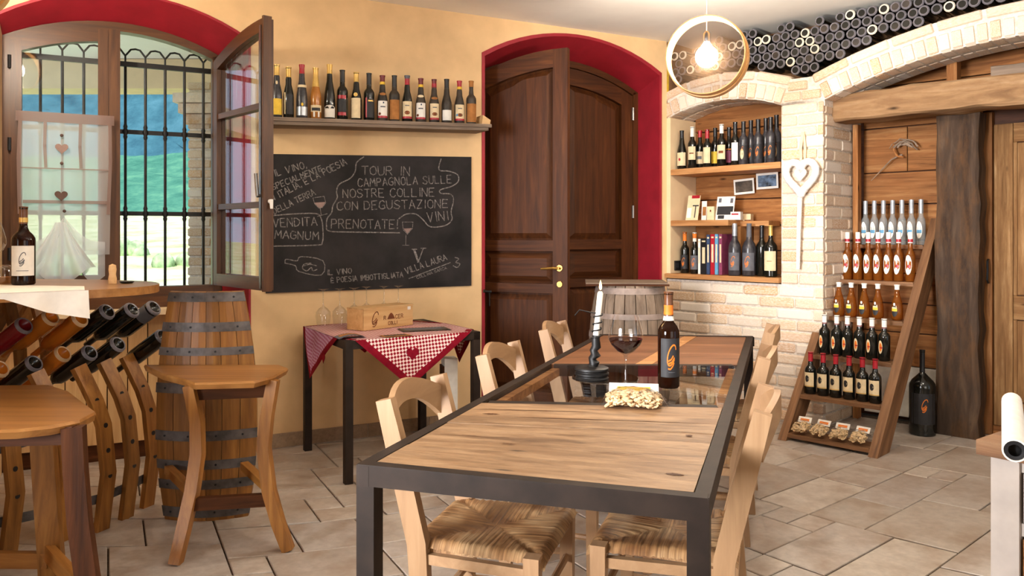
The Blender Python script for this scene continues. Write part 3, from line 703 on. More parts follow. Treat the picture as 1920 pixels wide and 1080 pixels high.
def cyl_oval(m, R, ac, zc, ra, rz, n=18):
    vs = [(R * math.sin(ac), -R * math.cos(ac), zc)] + [(R * math.sin(ac + ra * math.sin(2 * math.pi * i / n)), -R * math.cos(ac + ra * math.sin(2 * math.pi * i / n)), zc + rz * math.cos(2 * math.pi * i / n)) for i in range(n)]
    m.add(vs, [(0, 1 + (i + 1) % n, 1 + i) for i in range(n)])
def swirl_lines():
    e = []
    for i in range(23):
        a = math.radians(35 + i * 14); x, y = .62 * math.cos(a), .95 * math.sin(a); e.append((x * .88 + y * .38, y * .9 - x * .1 + .15))
    return [e, [(-.55, -.35), (-.1, -.2), (.25, .12)], [(-.5, -.55), (0, -.42), (.42, -.05)], [(-.55, -.95), (-.2, -1.0), (.15, -.75), (.35, -.45)]]
def cyl_swirl(m, R, ac, zc, sa, sz, w=.14):
    for ln in swirl_lines():
        for (x0, y0), (x1, y1) in zip(ln, ln[1:]):
            d = Vector((x1 - x0, y1 - y0)); 
            if d.length < 1e-5: continue
            d.normalize(); nx, ny = -d.y * w / 2, d.x * w / 2
            q = [(x0 - nx, y0 - ny), (x1 - nx, y1 - ny), (x1 + nx, y1 + ny), (x0 + nx, y0 + ny)]
            m.add([(R * math.sin(ac + x * sa), -R * math.cos(ac + x * sa), zc + y * sz) for x, y in q], [(0, 1, 2, 3)])
def bottle(lab, M, group=None, kind='bordeaux', H=.3, R=.0365, glass='dark_glass', cap=('black', .80), art=(), cat='bottle', name='wine_bottle', liquid=None, capbands=()):
    """art: tuples (shape, material, ...) printed on the paper label; the bottle faces local -y"""
    t = thing(name, lab, cat, M, group)
    key = (kind, round(H, 3), round(R, 4), glass); prof, nk = body_prof(kind, H, R)
    if key not in BM:
        m = MB(); m.lathe(prof, 16); BM[key] = m.mesh('glass_body', M_[glass], smooth=40)
    link('glass_body', BM[key], t)
    if cap:
        ck = (key, cap, capbands)
        if ck not in BM:
            m = MB(); e = .0012; z0 = cap[1] * H; top = prof[-2][1]
            def rad(z):
                for (r0, a), (r1, b) in zip(prof, prof[1:]):
                    if a <= z <= b and b > a: return lerp(r0, r1, (z - a) / (b - a))
                return nk
            zs = [lerp(z0, top, i / 6) for i in range(7)]
            m.lathe([(rad(z) + e, z) for z in zs] + [(1e-6, top + .0015)], 12)
            mats = [M_[cap[0]]]
            for i, (mt, a, b) in enumerate(capbands):
                m.cur = i + 1; mats.append(M_[mt]); m.lathe([(rad(lerp(a, b, j / 3) * H) + e * 1.8, lerp(a, b, j / 3) * H) for j in range(4)], 12, close=False)
            BM[ck] = m.mesh('capsule', mats, smooth=50)
        link('capsule', BM[ck], t)
    for nm, art in (('paper_label', tuple(a for a in art if a[3] <= .5 or a[0] == 'rect' and a[4] <= .5)), ('neck_label', tuple(a for a in art if not (a[3] <= .5 or a[0] == 'rect' and a[4] <= .5)))):
        if not art: continue
        ak = (key[0], key[1], key[2], art)
        if ak not in BM:
            m = MB(); mats = []
            for i, a in enumerate(art):
                if a[1] not in mats: mats.append(a[1])
                m.cur = mats.index(a[1])
                Rb = R + .0006 + .0004 * i
                if nm == 'neck_label' and a[0] != 'neck':
                    zc_ = (a[4] if a[0] == 'rect' else a[3]) * H; Rb = max(lerp(r0, r1, (zc_ - z0) / (z1 - z0)) for (r0, z0), (r1, z1) in zip(prof, prof[1:]) if z0 <= zc_ <= z1 and z1 > z0) + .0025
                if a[0] == 'rect': cyl_patch(m, Rb, a[2], a[3], a[4] * H, a[5] * H)
                elif a[0] == 'oval': cyl_oval(m, Rb, a[2], a[3] * H, a[4], a[5] * H)
                elif a[0] == 'neck': cyl_oval(m, a[6] + .002, a[2], a[3] * H, a[4], a[5] * H, 10)
                elif a[0] == 'swirl': cyl_swirl(m, Rb, a[2], a[3] * H, a[4], a[5] * H)
            BM[ak] = m.mesh(nm, [M_[k] for k in mats], smooth=60)
        link(nm, BM[ak], t)
    return t
CREAM_RED = (('rect', 'white', -1.0, 1.0, .12, .44), ('rect', 'red', -1.0, 1.0, .075, .12), ('rect', 'grey_paper', -.45, .45, .30, .325), ('oval', 'brown_print', -.6, .16, .25, .03), ('oval', 'navy', .1, .40, .12, .02))
PAPER_RED = (('rect', 'cream', -1.0, 1.0, .12, .44), ('rect', 'red', -1.0, 1.0, .075, .12), ('oval', 'brown_print', 0, .20, .5, .04), ('rect', 'grey_paper', -.4, .4, .34, .36))
SHELF = [  # column, height, kind, glass, capsule, capsule bands, art, words
 (519, .317, 'burgundy', 'grey_glass', ('gold', .80), (), (('rect', 'yellow', -1.1, 1.1, .06, .36), ('oval', 'cream', 0, .66, .3, .035)), 'bottle with gold foil top and yellow label'),
 (541, .307, 'burgundy', 'dark_glass', ('gold', .80), (), (('rect', 'dark_paper', -.3, 1.0, .08, .46), ('rect', 'cream', -.75, -.5, .08, .5)), 'black bottle with gold capsule and a narrow cream stripe on its label'),
 (566, .327, 'flute', 'grey_glass', ('red', .83), (), (('rect', 'silver', -1.1, 1.1, .06, .22), ('rect', 'cream', -1.2, 1.2, .575, .62), ('oval', 'yellow', 0, .26, .2, .03)), 'slim bottle with crimson capsule and low white label'),
 (592, .312, 'burgundy', 'rose_glass', ('gold', .63), (), (('rect', 'cream', -1.1, 1.1, .14, .27), ('rect', 'dark_paper', -.8, .8, .16, .22), ('rect', 'white', -.5, -.2, .04, .14), ('rect', 'white', .3, .6, .04, .14)), 'golden sparkling wine bottle with cream foil neck'),
 (618, .338, 'flute', 'dark_glass', ('gold', .83), (), (('rect', 'white', -1.1, 1.1, .04, .2), ('oval', 'white', 0, .2, 1.1, .06)), 'tallest bottle, black flute with gold capsule and arched white label'),
 (642, .309, 'bordeaux', 'dark_glass', ('black', .76), (), (('rect', 'red', -.8, .8, .42, .49), ('rect', 'red', -.8, .8, .09, .155), ('rect', 'dark_paper', -.8, .8, .16, .41)), 'black bottle whose dark label has a red band above and below'),
 (668, .301, 'burgundy', 'dark_glass', ('gold', .80), (), (('rect', 'cream', -.95, .95, .05, .46), ('oval', 'gold', 0, .53, .4, .04)), 'bottle with gold capsule and tall plain cream label'),
 (692, .300, 'bordeaux', 'dark_glass', ('black', .76), (), (('rect', 'dark_paper', -.6, 1.0, .07, .46), ('rect', 'red', -.8, -.5, .07, .48), ('rect', 'gold', -.3, .7, .40, .43)), 'black bottle with a red stripe down the left of its dark label'),
 (717, .291, 'burgundy', 'dusty_glass', ('dark_red', .86), (('yellow', .8, .86),), CREAM_RED + (('neck', 'tan_paper', 0, .59, .8, .03, .026),), 'dusty bottle with white label and red strip, first after the black ones'),
 (739.5, .295, 'bordeaux', 'dusty_glass', ('black', .76), (), (('rect', 'tan_paper', -1.1, 1.1, .05, .47),), 'dusty bottle wrapped in tall brown kraft label, right of a white label'),
 (763.5, .300, 'burgundy', 'dark_glass', ('red', .80), (('grey_paper', .93, 1.0),), PAPER_RED, 'clean dark bottle with grey-topped red capsule and cream label'),
 (789, .287, 'burgundy', 'dusty_glass', ('dark_red', .86), (('yellow', .8, .86),), CREAM_RED + (('neck', 'cream', 0, .59, .8, .03, .026),), 'dusty bottle with white label and red strip between two cream labels'),
 (814, .286, 'burgundy', 'dusty_glass', ('dark_red', .80), (('red', .82, .90),), PAPER_RED + (('neck', 'tan_paper', 0, .56, .8, .03, .027),), 'dusty brownish bottle with dark red cap and cream label'),
 (837.5, .292, 'burgundy', 'dusty_glass', ('black', .80), (), (('rect', 'white', -1.0, 1.0, .07, .30),), 'dusty bottle with black capsule and low white label'),
 (861.4, .286, 'burgundy', 'dusty_glass', ('red', .86), (('yellow', .8, .86),), PAPER_RED + (('oval', 'blue', -.6, .2, .2, .03),), 'dusty bottle with red and yellow neck and cream label, second from the shelf end'),
 (883.5, .290, 'bordeaux', 'dusty_glass', ('tan_paper', .86), (), (('rect', 'tan_paper', -1.1, 1.1, .05, .47),), 'dusty bottle with brown label standing last at the shelf end')]
us0, us1 = ub(500, -.2), ub(922, -.2)
def shz(u): return lerp(1.973, 2.02, (u - us0) / (us1 - us0))
m = MB(); q = []
sh = thing('wall_shelf', 'long weathered wooden wall shelf above the blackboard holding a row of bottles', 'shelf', MBK @ T((us0 + us1) / 2, -.1, shz((us0 + us1) / 2) - .04))
quadbox('board', [bw(us0, -.2, shz(us0)), bw(us1, -.2, shz(us1)), bw(us1, 0, shz(us1)), bw(us0, 0, shz(us0))], .022, M_['grey_wood'], sh, bev=.003)
quadbox('board', [bw(us0, -.192, shz(us0) - .023), bw(us1 - .02, -.192, shz(us1) - .023), bw(us1 - .02, 0, shz(us1) - .023), bw(us0, 0, shz(us0) - .023)], .02, M_['grey_wood'], sh, bev=.003)
for px, H, kind, gl, cp, cb, art, words in SHELF:
    u = ub(px, -.12); bottle(words, MBK @ T(u, -.12, shz(u) + .001) @ RZ(-.3 + RND.uniform(-.15, .15)), 'bottles on the wall shelf', kind, H, .031 if px < 560 else .0335, gl, cp, art, capbands=cb)
u = ub(905, -.12); m = MB(); m.M = MBK @ T(u, -.12, shz(u) + .001); m.prism([(-.03, 0), (.03, 0), (.035, .03), (-.02, .06)], -.05, .05)
tag(m.build('bookend', M_['pine'], frm=m.M), 'small pale wooden wedge at the right end of the wall shelf', 'wedge')

# ------------------------------------------------------------------ niche shelves and what stands on them
sill = thing('niche_sill', 'thick pale wooden sill board along the bottom of the brick niche', 'shelf', MRW @ T(.48, .15, .95))
quadbox('board', [rw(-.0, -.03, .989), rw(N1, -.03, .989), rw(N1, ND - .04, .989), rw(-.0, ND - .04, .989)], .034, M_['shelf_wood'], sill, bev=.004)
us = thing('niche_shelf', 'upper wooden shelf in the brick niche with a row of wine bottles', 'shelf', MRW @ T(.48, .15, 1.747))
quadbox('board', [rw(N0 + .002, .0, 1.79), rw(N1 - .002, .0, 1.795), rw(N1 - .002, ND - .04, 1.795), rw(N0 + .002, ND - .04, 1.79)], .044, M_['shelf_wood'], us, bev=.004)
ms = thing('niche_shelf', 'short middle shelf in the niche with leaflets on it and a side panel below', 'shelf', MRW @ T(.3, .15, 1.355))
quadbox('board', [rw(N0 + .002, .0, 1.397), rw(.53, .0, 1.397), rw(.53, ND - .04, 1.397), rw(N0 + .002, ND - .04, 1.397)], .042, M_['shelf_wood'], ms, bev=.004)
quadbox('board', [rw(.532, .17, 1.39), rw(.76, .17, 1.39), rw(.76, ND - .04, 1.39), rw(.532, ND - .04, 1.39)], .04, M_['shelf_wood'], ms, bev=.004)
quadbox('side_panel', [rw(.535, .13, 1.35), rw(.535, .13, .99), rw(.525, ND - .05, .99), rw(.525, ND - .05, 1.35)][::-1], .022, M_['shelf_wood'], ms)
ORANGE = (('rect', 'grey_paper', -.95, .95, .1, .44), ('swirl', 'orange', -.1, .27, .5, .10))
DORANGE = (('rect', 'dark_paper', -.95, .95, .1, .44), ('swirl', 'orange', -.1, .27, .5, .10))
UP = [(1278.5, 245, 'burgundy', ('black', .8), (('rect', 'cream', -1.1, 1.1, .08, .42), ('oval', 'red', -.3, .24, .25, .04)), 'burgundy bottle with yellowish label nearest the plaster side of the niche', .036, -.03),
 (1298, 238, 'bordeaux', ('white', .76), (('rect', 'cream', -1, 1, .2, .52), ('rect', 'brown_print', -.5, .5, .34, .37)), 'bottle with white capsule and cream label, second on the upper niche shelf', .033, -.03),
 (1312.5, 245, 'bordeaux', ('red', .82), (('rect', 'cream', -1, 1, .12, .44), ('rect', 'grey_paper', -.6, .6, .24, .32)), 'bottle with red capsule and grey printing on a cream label in the niche', .031, .04),
 (1326, 243, 'bordeaux', ('red', .76), (('rect', 'cream', -.9, .9, .1, .52),), 'bottle with bright red capsule and tall blank cream label in the niche', .032, -.045),
 (1341, 240, 'bordeaux', ('black', .78), (('rect', 'yellow', -1, 1, .1, .4),), 'half hidden bottle with black capsule and yellow label in the niche', .032, .035),
 (1353, 233, 'bordeaux', ('white', .78), (('rect', 'cream', -1, 1, .16, .5), ('rect', 'brown_print', -.5, .5, .3, .36)), 'taller bottle with white capsule in the middle of the upper niche shelf', .034, -.05),
 (1367, 239, 'bordeaux', ('black', .78), (('rect', 'purple', -1, 1, .1, .4), ('rect', 'orange', -1, 1, .42, .45)), 'bottle with purple label pushed back on the upper niche shelf', .031, .04),
 (1378.5, 229, 'bordeaux', ('black', .76), (('rect', 'white', -.8, .8, .1, .52),), 'black bottle with narrow tall white label in the niche', .031, -.05)]
for px, ty, kind, cp, art, words, R_, dd in UP:
    d = .12 + dd; t = tr(px, d); zt_ = zr(ty, t, d)
    bottle(words, MRW @ T(t, d, 1.797) @ RZ(.35), 'bottles on the upper niche shelf', kind, zt_ - 1.797, R_, 'dark_glass', cp, art)
for i, (px, ty) in enumerate([(1394, 228), (1408, 226), (1421.5, 224), (1436, 222), (1445, 220), (1456, 216)]):
    d = .075 + (.075 if i % 2 else 0); t = tr(px, d)
    bottle(['first', 'second', 'third', 'fourth', 'fifth', 'last'][i] + ' grey swirl-labelled bottle of the six ending the upper niche shelf', MRW @ T(t, d, 1.798) @ RZ(.35), 'bottles on the upper niche shelf', 'bordeaux', zr(ty, t, d) - 1.798, .033, 'grey_glass', ('black', .74), DORANGE if i not in (0, 5) else (('rect', 'dark_paper', -.95, .95, .1, .44), ('oval', 'cream', -.2, .24, .4, .12), ('swirl', 'orange', -.1, .36, .3, .05)))
LOW = [(1284, 435, 'bordeaux', .034, ('orange', .78), DORANGE, 'dark_glass', 'dark bottle with orange capsule at the left end of the niche sill', .03),
 (1302.6, 436, 'bordeaux', .033, ('white', .78), ORANGE, 'dark_glass', 'dark bottle with white and orange capsule, second on the niche sill', .0),
 (1377.5, 419, 'magnum', .046, ('silver', .76), ORANGE, 'grey_glass', 'magnum bottle with silver neck beside the books on the niche sill', -.035),
 (1404.5, 419, 'magnum', .050, ('grey_paper', .74), ORANGE, 'grey_glass', 'big dusty magnum bottle with grey label in the middle of the niche sill', .0),
 (1428.5, 422.6, 'bordeaux', .04, ('black', .76), (), 'dark_glass', 'plain black bottle standing back behind the cream label on the niche sill', .05),
 (1445, 422.6, 'bordeaux', .046, ('gold', .80), (('rect', 'cream', -1.0, 1.0, .12, .5), ('rect', 'brown_print', -.4, .3, .3, .31)), 'dark_glass', 'bottle with gold capsule and large cream label ending the niche sill row', -.02)]
for px, ty, kind, R_, cp, art, gl, words, dd in LOW:
    d = .09 + dd; t = tr(px, d)
    bottle(words, MRW @ T(t, d, .991) @ RZ(.3), 'bottles on the niche sill', kind, zr(ty, t, d) - .991, R_, gl, cp, art, capbands=((('orange', .86, .97),) if px == 1302.6 else ()))
def book(px, w, ty, mat, words, d=.05, dd=.2):
    px -= 3.5; t = tr(px, d); h = zr(ty, t, d) - .991; M = MRW @ T(t, d, .991); o = thing('book', words, 'book', M, 'books on the niche sill'); x = w / 2; c = .0022
    m = MB(); m.box(-x, -x + c, 0, dd, 0, h); m.box(x - c, x, 0, dd, 0, h); m.box(-x, x, -c, 0, 0, h); m.build('cover', M_[mat], o, local=True, frm=M)
    m = MB(); m.box(-x + c, x - c, .0005, dd - .006, .003, h - .003); m.build('pages', M_['cream'], o, local=True, frm=M)
    m = MB(); m.box(-x * .5, x * .5, -c - .0006, -c, h * .3, h * .75); m.box(-x * .6, x * .6, -c - .0006, -c, h * .9, h * .94); m.build('spine_print', M_['cream'], o, local=True, frm=M)
for a in [(1314.6, .018, 448, 'white', 'thin white booklet on the niche sill beside the black book'), (1323, .05, 447, 'black', 'thick black book on the niche sill'), (1331.5, .026, 440, 'navy', 'dark blue-black book with white spine marks on the niche sill'),
          (1339.6, .034, 439, 'red', 'crimson book among the books on the niche sill'), (1347, .026, 439, 'blue', 'pale blue book between the crimson and the purple one'), (1354.5, .026, 439, 'purple', 'purple book last in the row beside the shelf panel')]: book(*a)
# leaflets and cards on the middle shelf
def card(px, py0, py1, w, d, mat, words, cat, lean=.25, bands=(), zb_=1.398, name='leaflet', thick=.004, yaw=.15):
    t = tr(px, d); h = (zr(py0, t, d) - zb_) / math.cos(lean); M = MRW @ T(t, d, zb_) @ RZ(yaw); L = M @ RX(-lean)
    o = thing(name, words, cat, M); m = MB(); m.M = L; m.box(-w / 2, w / 2, 0, thick, 0, h); m.build('card', M_[mat], o)
    for i, (mt, x0, x1, z0, z1) in enumerate(bands):
        m = MB(); m.M = L; m.box(x0 * w / 2, x1 * w / 2, -.0009 - .0002 * i, -.0004, z0 * h, z1 * h); m.build('print', M_[mt], o)
    m = MB(); m.M = M; m.box(-w * .3, w * .3, thick, h * math.sin(lean) * .7 + thick + .01, 0, .008); m.build('foot', M_[mat], o)
    return o
card(1296.5, 366, 411, .10, .10, 'cream', 'cream leaflet with red heading and a corkscrew picture on the middle niche shelf', 'leaflet', .3, (('red', -.4, .9, .88, 1), ('dark_paper', -.1, .9, .56, .61), ('dark_paper', .35, .5, .1, .56), ('white', -.9, -.2, .1, .5)))
card(1319.5, 377, 410, .040, .17, 'white', 'small white card with brown picture between leaflets on the niche shelf', 'card', .1, (('tan_paper', -.6, .8, .25, .7),))
card(1332, 387, 411, .056, .09, 'cream', 'little cream box-like card with a dark top on the middle niche shelf', 'card', .02, (('brown_print', -.2, .2, .6, .75),), thick=.03, name='small_box')
card(1357, 368, 410, .14, .13, 'white', 'standing card with black and white pictures on the middle niche shelf', 'card', .3, (('dark_paper', -.85, .9, .22, .58), ('grey_paper', -.8, -.5, .75, .93), ('grey_paper', .5, .8, .72, .92), ('dark_paper', -.7, .0, .05, .2)))
card(1379, 397, 410, .075, .10, 'white', 'small white and red pack lying on the middle niche shelf', 'box', .0, (('red', -.8, .6, .6, .8),), thick=.05, name='small_box')
card(1397, 401, 409, .085, .22, 'cream', 'flat cream box at the right end of the middle niche shelf', 'box', .0, (('brown_print', -.1, 1, 0, .15),), zb_=1.391, thick=.06, name='small_box')
for (x0, x1, y0, y1, tilt, words) in [(1376, 1414, 335.5, 364, -.06, 'white-bordered dark photograph pinned to the niche boards, left one'), (1418, 1459, 324, 354, -.03, 'white-bordered bluish photograph pinned to the niche boards, right one')]:
    d = ND - .062; t0, t1 = tr(x0, d), tr(x1, d); tm = (t0 + t1) / 2; w = t1 - t0; zc = zr((y0 + y1) / 2, tm, d); h = (y1 - y0) / F * rw(tm, d, 0).y
    M = MRW @ T(tm, d, zc) @ RY(tilt); o = thing('photograph', words, 'photograph', M)
    m = MB(); m.box(-w / 2, w / 2, 0, .002, -h / 2, h / 2); m.build('print_paper', M_['white'], o, local=True, frm=M)
    m = MB(); m.box(-w * .42, w * .42, -.001, 0, -h * .36, h * .36); m.build('picture', M_['photo_dark' if x0 < 1400 else 'photo_blue'], o, local=True, frm=M)
m = MB(); m.M = MRW; m.box(N0, N0 + .012, .05, .17, 1.01, 1.085); so = m.build('wall_socket', M_['black'], frm=MRW @ T(N0, .11, 1.05)); tag(so, 'black socket plate on the plaster side of the niche', 'socket')
m = MB(); m.M = MRW
for y in (.08, .14): m.box(N0 + .012, N0 + .015, y - .02, y + .02, 1.03, 1.07)
m.build('socket_insert', M_['dark_paper'], so)

# ------------------------------------------------------------------ bottles stacked above the arches
def lying(mat, mat2):
    m = MB(); R_ = .0335
    m.lathe([(1e-6, .018), (R_ * .35, .016), (R_ * .58, .004), (R_ * .66, 0)], 12); m.cur = 1
    m.lathe([(R_ * .66, 0), (R_ * .8, -.003), (R_ * .95, .002), (R_, .008)], 12, close=False); m.cur = 0
    m.lathe([(R_, .008), (R_, .17), (R_ * .75, .21), (.014, .24), (.014, .30), (1e-6, .301)], 12)
    return m.mesh('wine_bottle', [M_[mat], M_[mat2]], smooth=45)
MLY = [lying('dark_glass', 'grey_ring'), lying('dark_glass', 'grey_ring'), lying('dark_glass', 'white_ring'), lying('dusty_glass', 'grey_ring')]
LLAB = ['dark wine bottle lying in the stack %s', None, 'wine bottle with pale rim lying in the stack %s', 'dusty grey wine bottle lying in the stack %s']
GLY = ['dark bottle ends %s', None, 'pale rimmed bottle ends %s', 'dusty bottle ends %s']
def zone(t): return 'above the small niche arch' if t < .78 else 'above the brick pillar' if t < 1.45 else 'above the great brick arch'
rr = random.Random(5); dia = .0692
row = 0; z = 2.36
while z < 2.75:
    for i in range(-1, 44):
        t = (i + (.5 if row % 2 else 0)) * dia + .02 + rr.uniform(-.0007, .0007); zz = z + rr.uniform(-.0007, .0007)
        low = max(extz(t - .025), extz(t), extz(t + .025)) + .036
        if t < .03 or t > 2.95 or zz < low or zz > CEIL - .038 - rr.uniform(0, .05) * (1 if zz > 2.68 and t < 1.3 else 0): continue
        if .12 < t < .42 and zz > 2.585 and rr.random() < .55: continue
        k = rr.choices([0, 2, 3], [70, 24, 14])[0]
        o = link('wine_bottle', MLY[k], None, MRW @ T(t, .015 + rr.uniform(0, .02), zz) @ RX(-math.pi / 2)); tag(o, LLAB[k] % zone(t), 'bottle', GLY[k] % zone(t))
    z += dia * .88; row += 1
# ------------------------------------------------------------------ long dining table: iron frame, wood - glass - wood top
TH_ = .76
FLc, FRc, BRc, BLc = V(-.364, 1.871, 0), V(.401, 1.6265, 0), V(1.265, 4.197, 0), V(.46, 4.28, 0)
def tb(u, v, z=TH_):
    a = FLc.lerp(BLc, v); b = FRc.lerp(BRc, v); p = a.lerp(b, u); p.z = z; return p
tab = thing('dining_table', 'long iron-framed dining table with wooden ends and a glass middle panel', 'table', T(*((FLc + BRc) / 2)))
fw, fh = .032, .050
wu = lambda v: (FRc.lerp(BRc, v) - FLc.lerp(BLc, v)).length
LV = 2.55
def rail(name, p, q, w, h, z=TH_, off=0.0):
    d = (q - p).normalized(); n = V(-d.y, d.x, 0)
    a, b, c, e = [x + V(0, 0, z) - V(0, 0, x.z) for x in (p, q, q + n * w, p + n * w)]
    return quadbox(name, [a, b, c, e], h, M_['iron'], tab, bev=.003)
rail('frame_rail', tb(0, 0), tb(1, 0), fw, fh); rail('frame_rail', tb(1, 1), tb(0, 1), fw, fh)
rail('frame_rail', tb(1, 0), tb(1, 1), fw, fh, TH_ - .0005); rail('frame_rail', tb(0, 1), tb(0, 0), fw, fh, TH_ - .0005)
S1 = (.29, .337); S2 = (.59, .642)
def seam(s, du=0.0):
    return tb(0, s[0] + du).lerp(V(0, 0, 0), 0), tb(1, s[1] + du)
for s in (S1, S2):
    p, q = seam(s); d = (q - p).normalized(); n = V(-d.y, d.x, 0) * .018
    quadbox('cross_rail', [x + V(0, 0, -.0006) for x in (p - n + d * .05, q - n - d * .05, q + n - d * .05, p + n + d * .05)], .045, M_['iron'], tab, bev=.002)
for u, v in ((0, 0), (1, 0), (1, 1), (0, 1)):
    c = tb(u, v, 0); ax = (tb(1, v, 0) - tb(0, v, 0)).normalized(); ay = (tb(u, 1, 0) - tb(u, 0, 0)).normalized()
    sx = ax if u == 0 else -ax; sy = ay if v == 0 else -ay
    q = [c, c + sx * .045, c + sx * .045 + sy * .045, c + sy * .045]
    if (q[1] - q[0]).cross(q[3] - q[0]).z < 0: q = [q[0], q[3], q[2], q[1]]
    m = MB(); m.hexa(q, [p + V(0, 0, TH_ - .05) for p in q]); m.build('leg', M_['iron'], tab, frm=T(*c))
def mixv(s0, s1, k): return (lerp(s0[0], s1[0], k), lerp(s0[1], s1[1], k))
def tp(u, sv, dz=0):                       # point inside the frame at seam fraction pair sv
    a = FLc.lerp(BLc, sv[0]); b = FRc.lerp(BRc, sv[1]); d = (b - a).normalized(); p = (a + d * .034).lerp(b - d * .034, u); p.z = TH_ + dz; return p
E0 = (.0135, .0135); E1 = (.9865, .9865); g1 = .0075
cut = [0, .235, .49, .60, .735, 1.0]       # boards of the near panel run across the table
for k0, k1 in zip(cut, cut[1:]):
    s0 = mixv(E0, (S1[0] - g1, S1[1] - g1), k0); s1 = mixv(E0, (S1[0] - g1, S1[1] - g1), k1)
    e = .0008; q = [tp(.001, s0), tp(.999, s0), tp(.999, s1), tp(.001, s1)]
    dd = (q[3] - q[0]).normalized() * e; q = [q[0] + dd, q[1] + dd, q[2] - dd, q[3] - dd]; dz_ = V(0, 0, RND.uniform(-.003, -.0005))
    quadbox('tabletop_board', [p + dz_ for p in q], .03, M_['table_wood'], tab)
a0 = (S1[0] + g1, S1[1] + g1); a1 = (S2[0] - g1, S2[1] - g1)
quadbox('glass_panel', [tp(.0, a0), tp(1, a0), tp(1, a1), tp(0, a1)], .008, M_['table_glass'], tab)
b0 = (S2[0] + g1, S2[1] + g1)
rk_ = random.Random(31)
for u0, u1, k, wd in ((.04, .50, .865, .0034), (.22, .86, .735, .0042), (.08, .15, .775, .007), (.45, .99, .60, .0030), (.70, .995, .735, .002), (.02, .30, .40, .0022), (.60, .80, .30, .002), (.90, .955, .13, .009), (.905, .93, .56, .010), (.40, .62, .49, .002), (.30, .36, .33, .004)):
    m = MB(); n = 12; sv = mixv(E0, (S1[0] - g1, S1[1] - g1), k); top_, bot_ = [], []
    for i in range(n + 1):
        p = tp(lerp(u0, u1, i / n), sv, .0001); j = rk_.uniform(-.0012, .0012); w_ = wd * math.sin(math.pi * (.06 + .88 * i / n)) * rk_.uniform(.6, 1.2)
        top_.append(p + V(0, j + w_, 0)); bot_.append(p + V(0, j - w_, 0))
    m.add(bot_ + top_, [(i, i + 1, n + 2 + i, n + 1 + i) for i in range(n)]); m.build('crack', M_['dark_oak'], tab)
for k0, k1, um_ in ((0, .34, 0), (.34, .68, 0), (.68, 1, 0)):
    s0, s1 = mixv(b0, E1, k0), mixv(b0, E1, k1)
    for u0, u1 in ((0, .45), (.45, .54), (.54, 1)):
        sl = .12
        q = [tp(min(1, max(0, u0 + (sl * k0 if u0 not in (0, 1) else 0))), s0), tp(u1 + (sl * k0 if u1 != 1 else 0), s0), tp(u1 + (sl * k1 if u1 != 1 else 0), s1), tp(u0 + (sl * k1 if u0 != 0 else 0), s1)]
        dz_ = V(0, 0, RND.uniform(-.002, -.0005)); ctr = sum(q, V(0, 0, 0)) / 4
        quadbox('far_board', [p + (ctr - p) * .004 + dz_ for p in q], .03, M_['shelf_wood' if u0 == .45 else 'red_table_wood'], tab, bev=.002)
# wooden linings seen under the glass along the rails
for u in (.02, .955):
    p0, p1 = tp(u, a0, -.012), tp(u, a1, -.012); d = (p1 - p0).normalized(); n = V(d.y, -d.x, 0) * .03
    quadbox('lining', [p0, p0 + n, p1 + n, p1], .03, M_['old_plank'], tab)

# ------------------------------------------------------------------ chairs with rush seats
def rush_mat():
    t = NT('woven_rush'); b = t.principled(Roughness=.6); v = t.coord((1, 1, 1))
    n = t.noise(v, 9, 3, .5); f = t.noise(t.coord((160, 5, 5)), 1.0, 3, .6); f2 = t.noise(t.coord((5, 160, 5)), 1.0, 3, .6)
    c = t.ramp(n, [(.32, C(118, 78, 42)), (.5, C(158, 118, 76)), (.68, C(186, 152, 110))])
    tc = t.n('ShaderNodeTexCoord'); sx = t.n('ShaderNodeSeparateXYZ'); t.l(tc.outputs['Object'], sx.inputs[0]); ab = []
    for i in (0, 1):
        a = t.n('ShaderNodeMath', operation='ABSOLUTE'); t.l(sx.outputs[i], a.inputs[0]); ab.append(a.outputs[0])
    gt = t.n('ShaderNodeMath', operation='GREATER_THAN'); t.l(ab[0], gt.inputs[0]); t.l(ab[1], gt.inputs[1])
    mm = t.n('ShaderNodeMix'); t.l(gt.outputs[0], mm.inputs[0]); t.l(f, mm.inputs[2]); t.l(f2, mm.inputs[3])
    c = t.mix(1.0, c, t.ramp(mm.outputs[0], [(.3, (.45, .4, .36, 1)), (.62, (1.15, 1.15, 1.15, 1))]), 'MULTIPLY'); t.l(c, b.inputs['Base Color'])
    t.bump(mm.outputs[0], b, .5, .004); return t.mat
M_['rush'] = rush_mat()
CH_W, CH_D, CH_S, CH_B = .40, .37, .445, .84
